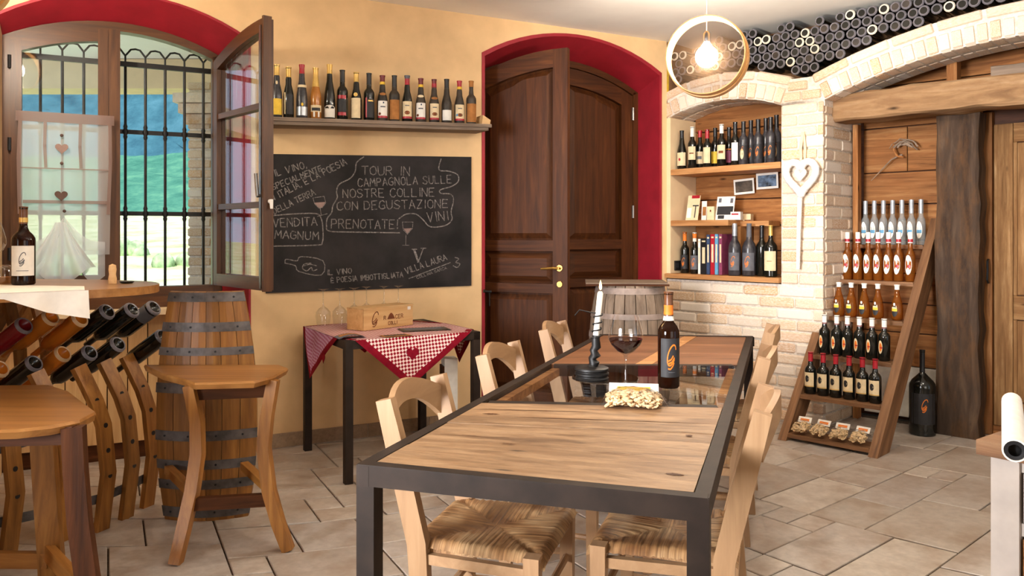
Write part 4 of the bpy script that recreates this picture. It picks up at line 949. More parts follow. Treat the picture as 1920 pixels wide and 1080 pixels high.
def make_chair(lab, M):
    c = thing('rush_chair', lab, 'chair', M, 'pale wooden chairs around the dining table'); hw = CH_W / 2; hd = CH_D / 2
    loc = lambda m, n, mt='beech', sm=35: m.build(n, M_[mt], c, frm=M @ Matrix.Rotation(-math.pi / 2, 4, 'Y') if n in ('back_post', 'front_leg') else M, smooth=sm)
    for s in (-1, 1):
        m = MB(); m.M = M
        m.bar([(s * hw * .92, -hd + .01, 0), (s * hw * .93, -hd + .03, .25), (s * hw * .95, -hd + .02, .45), (s * hw * .97, -hd - .02, .62), (s * hw * .99, -hd - .075, CH_B - (.0))], [.034] * 5, [.044, .05, .056, .056, .046]); loc(m, 'back_post')
        m = MB(); m.M = M; x = s * (hw + .01)
        m.bar([(x, hd - .02, 0), (x, hd - .02, CH_S + .012)], [.034, .042], [.034, .042]); loc(m, 'front_leg')
    def yb(z): return -hd + .02 - .095 * max(0, (z - .45) / .39) ** 1.3
    def rail_(name, za, zb_, rise, hgt, inset):
        m = MB(); m.M = M; n = 12; hw2 = hw * .95 - inset; f = []
        for i in range(n + 1):
            x = lerp(-hw2, hw2, i / n); k = 1 - (x / hw2) ** 2; zt = za + rise * k; zl = zt - hgt(abs(x / hw2)); y = yb(zt) - .028 * k
            f.append((x, y, zt, zl))
        vs = []
        for x, y, zt, zl in f: vs += [(x, y - .011, zl), (x, y + .011, zl + .0), (x, y + .009, zt), (x, y - .009, zt)]
        fs = [(i * 4 + j, i * 4 + (j + 1) % 4, i * 4 + 4 + (j + 1) % 4, i * 4 + 4 + j) for i in range(n) for j in range(4)] + [(3, 2, 1, 0), (n * 4, n * 4 + 1, n * 4 + 2, n * 4 + 3)]
        m.add(vs, fs); loc(m, name)
    rail_('top_rail', CH_B - .035, 0, .055, lambda a: .064 + .07 * max(0, a - .4) ** 1.6, 0)
    rail_('back_slat', .605, 0, .035, lambda a: .034 + .01 * a, 0)
    m = MB(); m.M = M                                          # rush seat: four woven triangles meeting in the middle
    def seat(u, v):
        x, y = (u - .5) * 2, (v - .5) * 2; w = lerp(hw * .93, hw + .022, v)
        k = max(abs(x), abs(y)); sect = abs(x) > abs(y)
        ridge = .0028 * math.sin((v if sect else u) * 2 * math.pi * 17); dia_ = abs(abs(x) - abs(y)); groove = -.012 * math.exp(-(dia_ / .06) ** 2) * k
        edge = -.022 * max(0, (k - .86) / .14) ** 2; dip = -.012 * (1 - k)
        return (x * w, y * (hd + .014), CH_S + .014 + ridge + groove + edge + dip)
    m.grid(seat, 44, 44); m.cur = 0
    m.box(-hw * .9, hw * .9, -hd, hd, CH_S - .022, CH_S - .01); m.build('rush_seat', M_['rush'], c, smooth=60)
    for nm, y, z in (('seat_rail', hd - .018, CH_S - .034), ('seat_rail', -hd + .02, CH_S - .034), ('stretcher', hd - .02, .30), ('stretcher', -hd + .03, .24)):
        m = MB(); m.M = M; x = hw - .005
        if nm == 'seat_rail': m.bar([(-x, y, z), (x, y, z)], .022, .028, (0, 1, 0))
        else: m.tube([(-x, y, z), (x, y, z)], .011, 8)
        loc(m, nm)
    for s in (-1, 1):
        for nm, z in (('seat_rail', CH_S - .036), ('stretcher', .2), ('stretcher', .31)):
            m = MB(); m.M = M; p, q = (s * hw * .93, -hd + .03, z), (s * (hw + .008), hd - .025, z)
            if nm == 'seat_rail': m.bar([p, q], .022, .028)
            else: m.tube([p, q], .011, 8)
            loc(m, nm)
    return c
pvec = V(.947, -.32, 0)
def chair_M(cx, cy_, d, yaw=0):
    f = Vector(d).normalized(); f.rotate(Matrix.Rotation(yaw, 3, 'Z')); M = Matrix((V(f.y, -f.x, 0), f, V(0, 0, 1))).transposed().to_4x4(); M.translation = (cx, cy_, 0); return M
CA = make_chair('pale wooden chair with rush seat at the near left of the dining table', chair_M(-.045, 2.335, pvec, .04))
for lab, x, y, d, yw in [('pale wooden chair at the near right side of the dining table', .46, 2.32, -pvec, 0), ('pale wooden chair in the middle of the left side of the dining table', .195, 3.13, pvec, .02),
                         ('pale wooden chair in the middle of the right side of the dining table', .745, 3.21, -pvec, 0), ('pale wooden chair at the far left of the dining table', .455, 3.93, pvec, .05), ('pale wooden chair at the far right of the dining table', 1.0, 3.94, -pvec, 0)]:
    copy_tree(CA, chair_M(x, y, d, yw), lab)

# ------------------------------------------------------------------ on the dining table
tz = TH_ + .0006
bt = bottle('dark amber wine bottle with black label and orange swirl on the glass table panel', T(.548, 2.80, tz - .0) @ RZ(.1), None, 'bordeaux', .335, .0375, 'amber_bottle', ('foil_amber', .74), (('rect', 'dark_paper', -1.05, 1.05, .12, .52), ('swirl', 'orange', 0, .33, .62, .125), ('rect', 'grey_paper', -.3, .3, .17, .175)), capbands=(('orange', .76, .86), ('white', .70, .745)))
g = thing('wine_glass', 'large balloon glass half filled with red wine on the glass table panel', 'glass', T(.402, 2.83, tz))
gp = [(1e-6, .001), (.034, .001), (.034, .003), (.012, .007), (.0045, .02), (.004, .085), (.007, .108), (.03, .122), (.052, .145), (.0615, .168), (.060, .19), (.052, .222), (.0425, .252)]
m = MB(); m.lathe(gp, 28, close=False); m.build('glass_bowl', M_['crystal'], g, local=True, frm=MW[g], smooth=60)
m = MB(); m.lathe([(1e-6, .112), (.02, .118), (.03, .1235), (.051, .146), (.058, .160), (.0585, .166), (1e-6, .166)], 28); m.build('red_wine', M_['red_wine'], g, local=True, frm=MW[g], smooth=50)
# candle in a black iron spiral holder
cb = V(.292, 2.93, tz + .005); cs = thing('candlestick', 'black iron candlestick with ringed base holding the leaning candle', 'candlestick', T(*cb))
m = MB(); m.lathe([(1e-6, 0), (.060, 0), (.062, .006), (.058, .01), (.058, .014), (.063, .018), (.063, .024), (.058, .027), (.058, .031), (.063, .035), (.062, .042), (.055, .045), (.02, .047), (.012, .055), (1e-6, .056)], 28); m.build('base', M_['black_iron'], cs, local=True, frm=MW[cs], smooth=40)
tilt = Matrix.Translation(cb) @ RY(.10)
m = MB(); m.M = tilt; m.tube([(0, 0, .045), (.004, 0, .06), (-.006, .003, .075), (.006, -.003, .09), (-.004, 0, .105), (.005, 0, .12), (0, 0, .145), (0, 0, .16)], [.016, .020, .014, .019, .015, .018, .016, .014], 10)
m.build('twisted_stem', M_['black_iron'], cs, smooth=50)
m = MB(); m.M = tilt; m.tube([(.0165 * math.cos(a), .0165 * math.sin(a), .135 + .105 * i / 50) for i, a in enumerate([2 * math.pi * 4 * j / 50 for j in range(51)])] + [(-.03, -.005, .243), (-.07, 0, .247), (-.085, 0, .225)], .0026, 6); m.build('spiral', M_['black_iron'], cs, smooth=60)
cn = thing('candle', 'lit white candle leaning in the black iron holder', 'candle', tilt @ T(0, 0, .16)); 
m = MB(); m.M = tilt; m.tube([(0, 0, .161), (0, 0, .315), (0, 0, .322)], [.0115, .0105, .006], 14); m.build('wax', M_['candle'], cn, smooth=40)
m = MB(); m.M = tilt; m.tube([(0, 0, .32), (0, 0, .335)], .0012, 6); m.build('wick', M_['black'], cn)
m = MB(); fp_ = tilt @ V(0, 0, .322); m.M = T(*fp_); m.lathe([(1e-6, .004), (.0045, .011), (.0055, .018), (.0035, .03), (1e-6, .042)], 10); m.build('flame', emit('candle_flame', (1, .62, .22, 1), 14), cn, smooth=60)
lamp('candle_light', 'POINT', fp_ + V(0, 0, .03), 1.2, (1, .6, .25), radius=.012)
pl = thing('glass_plate', 'flat dark glass plate under the candlestick', 'plate', T(.345, 2.965, tz))
# bag of taralli
def snack_bag(lab, M, w, h, seed, n, head='yellow', group=None, piece='tarallo_mat'):
    r = random.Random(seed); b = thing('snack_bag', lab, 'bag', M, group)
    m = MB(); nu = 12
    def film(u, v):
        x, y = (u - .5) * w, (v - .5) * h * .9; k = max(0, 1 - (2 * u - 1) ** 4) * max(0, 1 - ((v - .40) / .52) ** 4) if v < .92 else 0
        return (x * (1 - .12 * math.sin(v * 9 + seed)), y, .004 + .046 * max(0, k) ** .7 + r.uniform(-.003, .003) * (1 if 0 < u < 1 else .3))
    m.grid(film, nu, nu); m.build('film', M_['film'], b, local=True, frm=M, smooth=25)
    m = MB(); m.M = T(0, h * .38, .03) @ RX(.6); m.box(-w * .42, w * .42, -h * .12, h * .16, 0, .0015); m.build('header_card', M_['white'], b, local=True, frm=M)
    m = MB(); m.M = T(0, h * .38, .0322) @ RX(.6); m.box(-w * .28, w * .28, -h * .06, h * .06, 0, .001); m.build('header_print', M_[head], b, local=True, frm=M)
    m = MB()
    for i in range(n):
        u, v = r.uniform(-.42, .42), r.uniform(-.42, .16); k = max(0, 1 - (2 * u) ** 4) * max(0, 1 - (2.1 * (v + .1)) ** 4); z = .008 + r.uniform(0, 1) * .032 * k
        a = r.uniform(0, 6.28); q = Matrix.Translation((u * w, v * h, z)) @ Matrix.Rotation(a, 4, 'Z') @ Matrix.Rotation(r.uniform(-.7, .7), 4, 'X'); m.M = q
        m.tube([(.0075 * math.cos(t), .0095 * math.sin(t), 0) for t in [j * 2 * math.pi / 6 for j in range(7)]], .0042, 5, cap=False)
    o = m.build('taralli', M_[piece], b, local=True, frm=M, smooth=60); o['kind'] = 'stuff'
    return b
M_['film'] = clear_glass('clear_bag_film', (.98, .98, .98, 1), .12)
M_['tarallo_mat'] = plain('baked_taralli', C(226, 194, 148), .6, var=.2, scale=60)
snack_bag('clear bag of round taralli with white and yellow header lying on the dining table', T(.385, 2.53, tz) @ RZ(-.15), .19, .18, 3, 200)
m = MB(); m.lathe([(1e-6, 0), (.12, 0), (.124, .002), (.122, .0045), (1e-6, .0045)], 32)
m.M = None; m.build('dish', M_['smoke_glass'], pl, local=True, frm=MW[pl], smooth=40)
# ------------------------------------------------------------------ square iron side table with cloth, wine box and glasses
sc_ = [V(-.858, 4.123, 0), V(-.18, 4.54, 0), V(-.574, 5.20, 0), V(-1.252, 4.795, 0)]; ST = .742
st = thing('side_table', 'square dark iron side table against the wall under the blackboard', 'table', T(*((sc_[0] + sc_[2]) / 2)))
for i in range(4):
    p, q, o_ = sc_[i], sc_[(i + 1) % 4], sc_[(i + 3) % 4]; d = (q - p).normalized(); n = (o_ - p).normalized()
    zt_ = V(0, 0, ST - (.0004 if i % 2 else 0)); quadbox('frame_rail', [p + zt_, q + zt_, q + n * .04 + zt_, p + n * .04 + zt_], .045, M_['iron'], st, bev=.002)
    c4 = [p, p + d * .042, p + d * .042 + n * .042, p + n * .042]; m = MB(); m.hexa(c4, [x + V(0, 0, ST - .04) for x in c4]); m.build('leg', M_['iron'], st, frm=T(*p))
zt_ = V(0, 0, ST - .002); ctr = sum(sc_, V(0, 0, 0)) / 4
quadbox('top_board', [p.lerp(ctr, .06) + zt_ for p in sc_], .02, M_['table_wood'], st)
def edge(i, k, out=0.0, z=ST + .002):
    p, q = sc_[i], sc_[(i + 1) % 4]; d = (q - p).normalized(); o_ = V(d.y, -d.x, 0); r = p.lerp(q, k) + o_ * out; r.z = z; return r
cl = thing('tablecloth', 'red and white checked cloth with dark red border laid cornerwise over the side table', 'tablecloth', T(*(ctr + V(0, 0, ST))))
corner = [(0, .06, .92, .44, .475, .022), (1, .12, .62, .40, .52, .020), (2, .2, .8, .5, .55, .012), (3, .03, .86, .29, .465, .022)]
poly = []
for i, a, b, *_ in corner: poly += [edge(i, a), edge(i, b)]
MC = frame(ctr + V(0, 0, ST), (sc_[1] - sc_[0]).normalized() + (sc_[3] - sc_[0]).normalized())
m = MB(); m.add(poly, [tuple(range(8))]); m.add([p - V(0, 0, .0015) for p in poly], [tuple(range(7, -1, -1))]); m.build('cloth_top', M_['gingham'], cl, frm=MC)
for i, a, b, k, z, out in corner:
    pa, pb = edge(i, a, .003), edge(i, b, .003); ap = edge(i, k, out, z); d = (sc_[(i + 1) % 4] - sc_[i]).normalized(); o_ = V(d.y, -d.x, 0); L = (pb - pa).length; nr = 12
    inn = [.036 / max(.35, (ap - e).normalized().cross(d).length) for e in (pa, pb)]
    def pt_(c_, r):
        p = pa.lerp(pb, c_).lerp(ap, r); return p + o_ * (.020 * abs(math.sin(c_ * 9 + i)) * math.sin(math.pi * r) * (1 - r) + .004)
    def band(c0, c1, nc): return [pt_(lerp(c0(r / nr), c1(r / nr), q / nc), r / nr) for r in range(nr + 1) for q in range(nc + 1)], [(r * (nc + 1) + q, (r + 1) * (nc + 1) + q, (r + 1) * (nc + 1) + q + 1, r * (nc + 1) + q + 1) for r in range(nr) for q in range(nc)]
    bl = lambda r: min(.5, inn[0] / max(1e-4, L * (1 - r))); br_ = lambda r: 1 - min(.5, inn[1] / max(1e-4, L * (1 - r)))
    fr = frame((pa + pb) / 2, (ap - pa), z=o_); m = MB(); m.add(*band(bl, br_, 8)); m.build('hanging_corner', M_['gingham_lilac' if i == 3 else 'gingham'], cl, frm=fr, smooth=60)
    for f0, f1 in ((lambda r: 0, bl), (br_, lambda r: 1)): m = MB(); m.add(*band(f0, f1, 3)); m.build('border', M_['border_red'], cl, smooth=60)
for i in range(4):                                                 # border across the table's corners
    p, q = poly[2 * i + 1], poly[(2 * i + 2) % 8]; n = (ctr - (p + q) / 2); n.z = 0; n = n.normalized() * .036; e = V(0, 0, .0008); d = (q - p).normalized() * .03
    m = MB(); m.add([p + e, q + e, q + n - d * .2 + e, p + n + d * .2 + e], [(0, 1, 2, 3)]); m.build('border', M_['border_red'], cl)
def heart_poly(s, n=22):
    return [(s * .0625 * 16 * math.sin(t) ** 3 * .5, s * .0625 * .5 * (13 * math.cos(t) - 5 * math.cos(2 * t) - 2 * math.cos(3 * t) - math.cos(4 * t))) for t in [2 * math.pi * i / n for i in range(n)]]
for i, k, z, s in ((0, .46, .655, .075), (3, .62, .62, .06)):
    d = (sc_[(i + 1) % 4] - sc_[i]).normalized(); o_ = V(d.y, -d.x, 0); c_ = edge(i, k, .024, z); m = MB(); m.M = frame(c_, d); hp_ = heart_poly(s); m.prism(hp_[::-1], -.003, 0); m.build('heart_patch', M_['border_red'], cl)
# wine box
bx0, bx1 = V(-.8385, 4.524, 0), V(-.6, 4.838, 0); dx = (bx1 - bx0).normalized(); MX = frame(bx0 + V(0, 0, ST + .0045), dx); BL_, BD, BH = (bx1 - bx0).length, .14, .118
wbx = thing('wine_box', 'pale wooden wine box with burnt brown lettering on the checked cloth', 'box', MX)
for nm, q in (('front_panel', (0, BL_, 0, .009, 0, BH)), ('back_panel', (0, BL_, BD - .009, BD, 0, BH)), ('side_panel', (0, .009, .0092, BD - .0092, 0, BH)), ('side_panel', (BL_ - .009, BL_, .0092, BD - .0092, 0, BH)), ('bottom', (.0092, BL_ - .0092, .0092, BD - .0092, 0, .008)), ('lid', (-.003, BL_ + .003, -.002, BD, BH + .0003, BH + .008))):
    m = MB(); m.box(*q); m.build(nm, M_['pine'], wbx, local=True, frm=MX)
# ------------------------------------------------------------------ hand lettering (stroke alphabet, 4 wide 6 high)
GL = {
 'A': [[(0, 0), (1.9, 6), (4, 0)], [(.8, 2.1), (3.3, 2.1)]], 'B': [[(0, 0), (0, 6), (2.6, 6), (3.4, 5.2), (3.3, 4), (2.4, 3.2), (0, 3.2)], [(2.4, 3.2), (3.8, 2.4), (3.8, .9), (2.7, 0), (0, 0)]],
 'C': [[(3.8, 5.2), (2.7, 6), (1.2, 5.8), (.1, 4.4), (0, 1.7), (1, .2), (2.6, 0), (3.9, .9)]], 'D': [[(0, 0), (0, 6), (2.1, 5.8), (3.7, 4.4), (3.9, 2), (2.5, .2), (0, 0)]],
 'E': [[(3.5, 6), (0, 6), (0, 0), (3.6, 0)], [(0, 3.1), (2.8, 3.1)]], 'G': [[(3.8, 5.2), (2.6, 6), (1.1, 5.8), (.1, 4.2), (0, 1.8), (1, .2), (2.7, 0), (3.8, 1), (3.8, 2.8), (2.2, 2.8)]],
 'I': [[(1, 0), (1, 6)]], 'J': [[(3, 6), (3, 1.2), (2, 0), (.6, .4)]], 'L': [[(0, 6), (0, 0), (3.3, 0)]], 'M': [[(0, 0), (.4, 6), (2.2, 2.4), (4, 6), (4.4, 0)]], 'N': [[(0, 0), (.1, 6), (3.7, 0), (3.8, 6)]],
 'O': [[(2, 6), (.6, 5.2), (0, 3.2), (.5, .9), (2, 0), (3.5, .8), (4, 3), (3.5, 5.2), (2, 6)]], 'P': [[(0, 0), (0, 6), (2.6, 6), (3.6, 5), (3.3, 3.6), (2.2, 3), (0, 2.9)]],
 'R': [[(0, 0), (0, 6), (2.6, 6), (3.5, 5), (3.2, 3.7), (2.2, 3.1), (0, 3)], [(1.8, 3), (3.9, 0)]], 'S': [[(3.6, 5.2), (2.4, 6), (.8, 5.7), (.2, 4.5), (1.2, 3.3), (3, 2.7), (3.8, 1.5), (2.9, .2), (1.2, 0), (0, .9)]],
 'T': [[(0, 6), (4, 6)], [(2, 6), (2, 0)]], 'U': [[(0, 6), (.1, 1.4), (1.2, 0), (2.8, 0), (3.8, 1.3), (3.9, 6)]], 'V': [[(0, 6), (1.9, 0), (4, 6)]], 'Z': [[(.1, 6), (3.8, 6), (0, 0), (3.9, 0)]],
 ',': [[(.8, .4), (.3, -1)]], '!': [[(.8, 6), (.7, 2)], [(.7, .7), (1.1, .3), (.7, -.1), (.3, .3), (.7, .7)]], 'È': [[(3.5, 5), (0, 5), (0, 0), (3.6, 0)], [(0, 2.6), (2.8, 2.6)], [(1, 6.6), (2.2, 5.8)]], '3': [[(.3, 5.6), (2, 6), (3.2, 5), (2.4, 3.6), (1.2, 3.2), (3, 2.8), (3.6, 1.3), (2.4, 0), (.4, .4)]]}
ADV = {'I': 2.4, ' ': 3.2, ',': 2.0, '!': 2.4, 'M': 5.6}
def text_lines(s, jit, rnd):
    x = 0; out = []
    for ch in s:
        for ln in GL.get(ch, []): out.append([(x + px + rnd.uniform(-jit, jit), py + rnd.uniform(-jit, jit)) for px, py in ln])
        x += ADV.get(ch, 5.2)
    return out, x - 1.2
# blackboard
uL, uR = ub(498), ub(882.5); zTL, zTR, zBL, zBR = zb(289.5, ub(512)), zb(294.5, uR), zb(549, ub(512)), zb(535.5, uR)
MBB = MBK @ T(0, -.012, 0)
bbd = thing('blackboard', 'large black chalkboard on the ochre wall covered with Italian chalk lettering', 'blackboard', MBK @ T((uL + uR) / 2, 0, (zBL + zTL) / 2))
m = MB(); m.M = MBK; m.prism([(uL, zBL), (uR, zBR), (uR, zTR), (uL, zTL)], -.0125, -.001); m.build('board', M_['board'], bbd)
def cp(x, y):                                   # sketch coordinates of the drawing on the board
    px, py = 490 + x / 3.724, 270 + y / 3.724; u = ub(px, -.013); return (u, zb(py, u, -.013))
def chalk(name, lines, w=.0055):
    m = MB(); m.M = MBK
    for ln in lines: m.ribbon(ln, w, -.0135)
    return m.build(name, M_['chalk'], bbd)
rc = random.Random(2)
def write(s, x0, y0, x1, y1, h, w=.0055):
    ls, wd = text_lines(s, .22, rc); a, b = Vector((x0, y0)), Vector((x1, y1)); d = (b - a) / wd; up = Vector((d.y, -d.x)).normalized() * (h / 6)
    x = 0
    for word in s.split(' '):
        lw_, _ = text_lines(word, .22, rc); chalk('chalk_lettering', [[cp(*(a + d * (p[0] + x) + up * p[1])) for p in ln] for ln in lw_], w)
        x += sum(ADV.get(ch, 5.2) for ch in word) + ADV[' ']
for a in [('IL VINO,', 95, 228, 318, 165, 46), ('SPECIALMENTE', 82, 322, 430, 185, 40), ('IN ITALIA, È LA POESIA', 62, 408, 600, 140, 46), ('DELLA TERRA', 92, 490, 378, 352, 42), ('VENDITA', 85, 582, 388, 568, 58), ('MAGNUM', 95, 658, 400, 668, 54),
          ('TOUR IN', 700, 214, 1035, 220, 60), ('CAMPAGNOLA SULLE', 675, 298, 1330, 272, 54), ('NOSTRE COLLINE', 570, 375, 1210, 365, 58), ('CON DEGUSTAZIONE', 530, 462, 1305, 445, 58), ('VINI', 1160, 545, 1305, 530, 64), ('PRENOTATE!', 490, 588, 955, 592, 62),
          ('IL VINO', 460, 915, 632, 903, 36), ('È POESIA IMBOTTIGLIATA', 488, 970, 990, 930, 36), ('VILLA LAURA', 1012, 908, 1298, 808, 42)]: write(*a)
write('COLLINA SARCA', 1088, 942, 1295, 872, 18, .003)
def curve(pts, k=4):                            # rounded polyline
    out = []; n = len(pts)
    for i in range(n - 1):
        p0, p1, p2, p3 = [Vector(pts[min(max(j, 0), n - 1)]) for j in (i - 1, i, i + 1, i + 2)]
        for j in range(k):
            t = j / k; out.append(.5 * ((2 * p1) + (p2 - p0) * t + (2 * p0 - 5 * p1 + 4 * p2 - p3) * t * t + (3 * p1 - p0 - 3 * p2 + p3) * t ** 3))
    out.append(Vector(pts[-1])); return [cp(p.x, p.y) for p in out]
chalk('chalk_outline', [curve([(715, 90), (665, 130), (655, 190), (620, 240), (545, 280), (525, 330), (530, 375), (500, 430), (490, 480), (460, 520), (455, 570), (475, 608), (640, 615), (965, 620)])], .007)
chalk('chalk_outline', [curve([(1255, 105), (1240, 180), (1310, 190), (1370, 215), (1375, 260), (1330, 295), (1250, 320), (1255, 345), (1320, 350), (1342, 390), (1325, 470), (1330, 530), (1280, 570), (1180, 578), (1130, 530), (1080, 490), (1010, 490), (960, 522)])], .007)
chalk('chalk_box', [curve([(62, 502), (200, 490), (370, 485), (415, 512), (430, 600), (425, 688), (380, 706), (62, 714)])], .007)
chalk('chalk_bottle', [curve([(165, 832), (168, 808), (190, 806), (250, 816), (278, 786), (430, 815), (420, 915), (262, 890), (238, 850), (165, 832)], 3), curve([(348, 832), (300, 838), (288, 868), (318, 886), (348, 862), (360, 885), (388, 876)]), curve([(300, 850), (340, 840), (385, 850)])], .0055)
for gx, gy, s in ((360, 365, 1.0), (985, 545, .92)):
    b_ = lambda x, y: cp(gx + x * s, gy + y * s)
    L_ = [[b_(0, 12), b_(78, 0), b_(90, 45), b_(68, 78), b_(40, 82), b_(12, 52), b_(0, 12)], [b_(50, 82), b_(58, 130)], [b_(32, 140), b_(100, 122)]] if gx < 500 else [[b_(0, 0), b_(80, 0), b_(76, 48), b_(38, 92), b_(6, 58), b_(0, 0)], [b_(27, 95), b_(25, 172)], [b_(0, 176), b_(50, 176)]]
    chalk('chalk_glass', L_, .0035)
    m = MB(); m.M = MBK; q = [b_(10, 45), b_(88, 40), b_(68, 76), b_(40, 80)] if gx < 500 else [b_(8, 50), b_(72, 46), b_(38, 88)]
    m.add([(p[0], -.0132, p[1]) for p in q], [tuple(range(len(q)))[::-1]]); m.build('chalk_wine', M_['taupe'], bbd)
chalk('chalk_monogram', [[cp(1050, 735), cp(1085, 735)], [cp(1115, 728), cp(1150, 728)], [cp(1130, 730), cp(1098, 820)]], .006); chalk('chalk_monogram', [[cp(1066, 737), cp(1096, 822)]], .015)
chalk('chalk_underline', [[cp(1030, 940), cp(1320, 828)]], .006); chalk('chalk_scribble', [curve([(1352, 792), (1378, 802), (1358, 826), (1386, 836), (1368, 862), (1340, 850)])], .006)

# burnt lettering on the wine box, in the box's own frame
m = MB(); m.M = MX
def burn(s, x0, z0, x1, h, w=.004):
    ls, wd = text_lines(s, .05, rc); k = (x1 - x0) / wd
    for ln in ls: m.ribbon([(x0 + p[0] * k, z0 + p[1] * h / 6) for p in ln], w, -.0008)
for ln in swirl_lines(): m.ribbon([(.088 + x * .036, .058 + y * .042) for x, y in ln], .0055, -.0008)
burn('R', .155, .050, .172, .020); burn('CER', .248, .050, .312, .022); burn('COLLI', .190, .018, .262, .018)
m.build('burnt_lettering', M_['brown_print'], wbx)
m = MB(); m.M = MX; n = 14; m.add([(.182 + .062 * i / n, -.0009, .05 + .036 * math.sin(math.pi * i / n)) for i in range(n + 1)], [tuple(range(n + 1))]); m.build('burnt_emblem', M_['brown_print'], wbx)
m = MB(); m.M = MX; m.box(BL_ - .045, BL_ - .02, -.001, -.0002, .094, .113); m.build('price_sticker', M_['white'], wbx)

# upturned wine glasses on the side table
gpz = [(r * .88, z) for r, z in [(.0405, .0), (.046, .025), (.0525, .06), (.049, .085), (.03, .105), (.008, .118), (.004, .13), (.004, .205), (.012, .216), (.034, .2205), (.0345, .2225), (1e-6, .2225)]]
first = None
for i, (px, Y) in enumerate([(606, 4.76), (637, 4.80), (664, 4.87), (687, 4.97), (720, 5.02), (747, 5.06)]):
    p = V((px - 960) / F * Y, Y, ST + .0045); lab = ['first', 'second', 'third', 'fourth', 'fifth', 'last'][i] + ' from the left of the upturned wine glasses on the side table'
    if i < 3: p.y -= .0
    if first is None:
        first = thing('wine_glass', lab, 'glass', T(*p), 'upturned wine glasses on the side table'); m = MB(); m.lathe(gpz, 24, close=False); m.build('glass_bowl', M_['crystal'], first, local=True, frm=MW[first], smooth=50)
    else: copy_tree(first, T(*p), lab)
# leaflets lying on the cloth
def flat(lab, px, py, w, h, yaw, mat, pm, name='leaflet', cat='leaflet', rise=0.0):
    p = fl(px, py, ST + .006); M = T(*p) @ RZ(yaw); o = thing(name, lab, cat, M, None)
    m = MB(); m.grid(lambda u, v: ((u - .5) * w, (v - .5) * h, .0004 + rise * math.sin(math.pi * u)), 6, 1); m.grid(lambda u, v: ((.5 - u) * w, (v - .5) * h, -.0016 + rise * math.sin(math.pi * u)), 6, 1); m.build('sheet', M_[mat], o, local=True, frm=M)
    m = MB(); m.grid(lambda u, v: ((u * .8 - .4) * w, (v * .5 - .15) * h, .001 + rise * math.sin(math.pi * (u * .8 + .1))), 6, 1); m.build('print', M_[pm], o, local=True, frm=M)
flat('folded grey leaflet at the front left corner of the side table', 657, 632, .15, .10, .5, 'grey_paper', 'tan_paper', rise=.016)
flat('brown picture leaflet lying in front of the wine box', 742, 629, .16, .09, .55, 'tan_paper', 'photo_dark')
flat('dark glossy brochure lying right of the wine box on the checked cloth', 795, 617, .28, .16, .35, 'photo_dark', 'grey_paper', 'brochure', 'brochure')

# ------------------------------------------------------------------ barrel chairs: stave back, barrel-head seat, bowed legs
def barrel_back(c, M, H, wt, wb_, wbot, sag, hoops, cup=1):
    """curved panel of staves facing local -y, bulging towards the sitter"""
    def half(z): k = z / H; return (lerp(wbot, wt, k) + 4 * (wb_ - (wbot + wt) / 2) * k * (1 - k)) / 2
    def pt(s, z, off=0.0): h = half(z); return (s * h, -sag * (1 - s * s) * (h / (wb_ / 2)) - off, z)
    ns = 6; cuts = [-1, -.62, -.28, .05, .36, .7, 1]
    for i in range(ns):
        a, b = cuts[i] + .006, cuts[i + 1] - .006; m = MB(); m.M = M; nz_ = 8; vs = []
        for j in range(nz_ + 1):
            z = H * j / nz_
            vs += [pt(a, z), pt((a + b) / 2, z, .0015), pt(b, z), pt(b, z, -.024), pt(a, z, -.024)]
        m.add(vs, [(j * 5 + k, j * 5 + (k + 1) % 5, j * 5 + 5 + (k + 1) % 5, j * 5 + 5 + k) for j in range(nz_) for k in range(5)] + [(4, 3, 2, 1, 0), tuple(range(nz_ * 5, nz_ * 5 + 5))])
        m.build('stave', M_['oak'], c, frm=M @ Matrix.Rotation(-math.pi / 2, 4, 'Y'))
    for z, h in hoops:
        m = MB(); m.M = M; n = 12; vs = []
        for i in range(n + 1):
            s = lerp(-1.015, 1.015, i / n)
            vs += [pt(s, z - h / 2, .003), pt(s, z + h / 2, .003), pt(s, z + h / 2, .0005), pt(s, z - h / 2, .0005)]
        m.add(vs, [(i * 4 + j, i * 4 + 4 + j, i * 4 + 4 + (j + 1) % 4, i * 4 + (j + 1) % 4) for i in range(n) for j in range(4)] + [(0, 1, 2, 3), (n * 4 + 3, n * 4 + 2, n * 4 + 1, n * 4)])
        hp_ = m.build('hoop', M_['hoop'], c)
        m = MB(); m.M = M
        for s in (-.8, -.3, .25, .75): q = pt(s, z, .0035); m.tube([q, (q[0], q[1] - .003, q[2])], .005, 6)
        m.build('rivets', M_['black_iron'], hp_)
def seat_slab(c, pts, z, th):
    m = MB(); n = len(pts); cx = sum(p[0] for p in pts) / n; cy_ = sum(p[1] for p in pts) / n
    top = [(lerp(p[0], cx, .02), lerp(p[1], cy_, .02), z) for p in pts]; mid = [(p[0], p[1], z - .008) for p in pts]; bot = [(lerp(p[0], cx, .03), lerp(p[1], cy_, .03), z - th) for p in pts]
    m.add(bot + mid + top, [tuple(range(n - 1, -1, -1)), tuple(range(2 * n, 3 * n))] + [(i, (i + 1) % n, (i + 1) % n + n, i + n) for i in range(n)] + [(i + n, (i + 1) % n + n, (i + 1) % n + 2 * n, i + 2 * n) for i in range(n)])
    return m.build('seat', M_['seat_oak'], c, frm=T(cx, cy_, z), smooth=30)
def rounded(pts, k=4):
    out = []; n = len(pts)
    for i in range(n):
        p0, p1, p2, p3 = [Vector(pts[(i + j) % n]) for j in (-1, 0, 1, 2)]
        for j in range(k): t = j / k; out.append(tuple(.5 * ((2 * p1) + (p2 - p0) * t + (2 * p0 - 5 * p1 + 4 * p2 - p3) * t * t + (3 * p1 - p0 - 3 * p2 + p3) * t ** 3)))
    return out
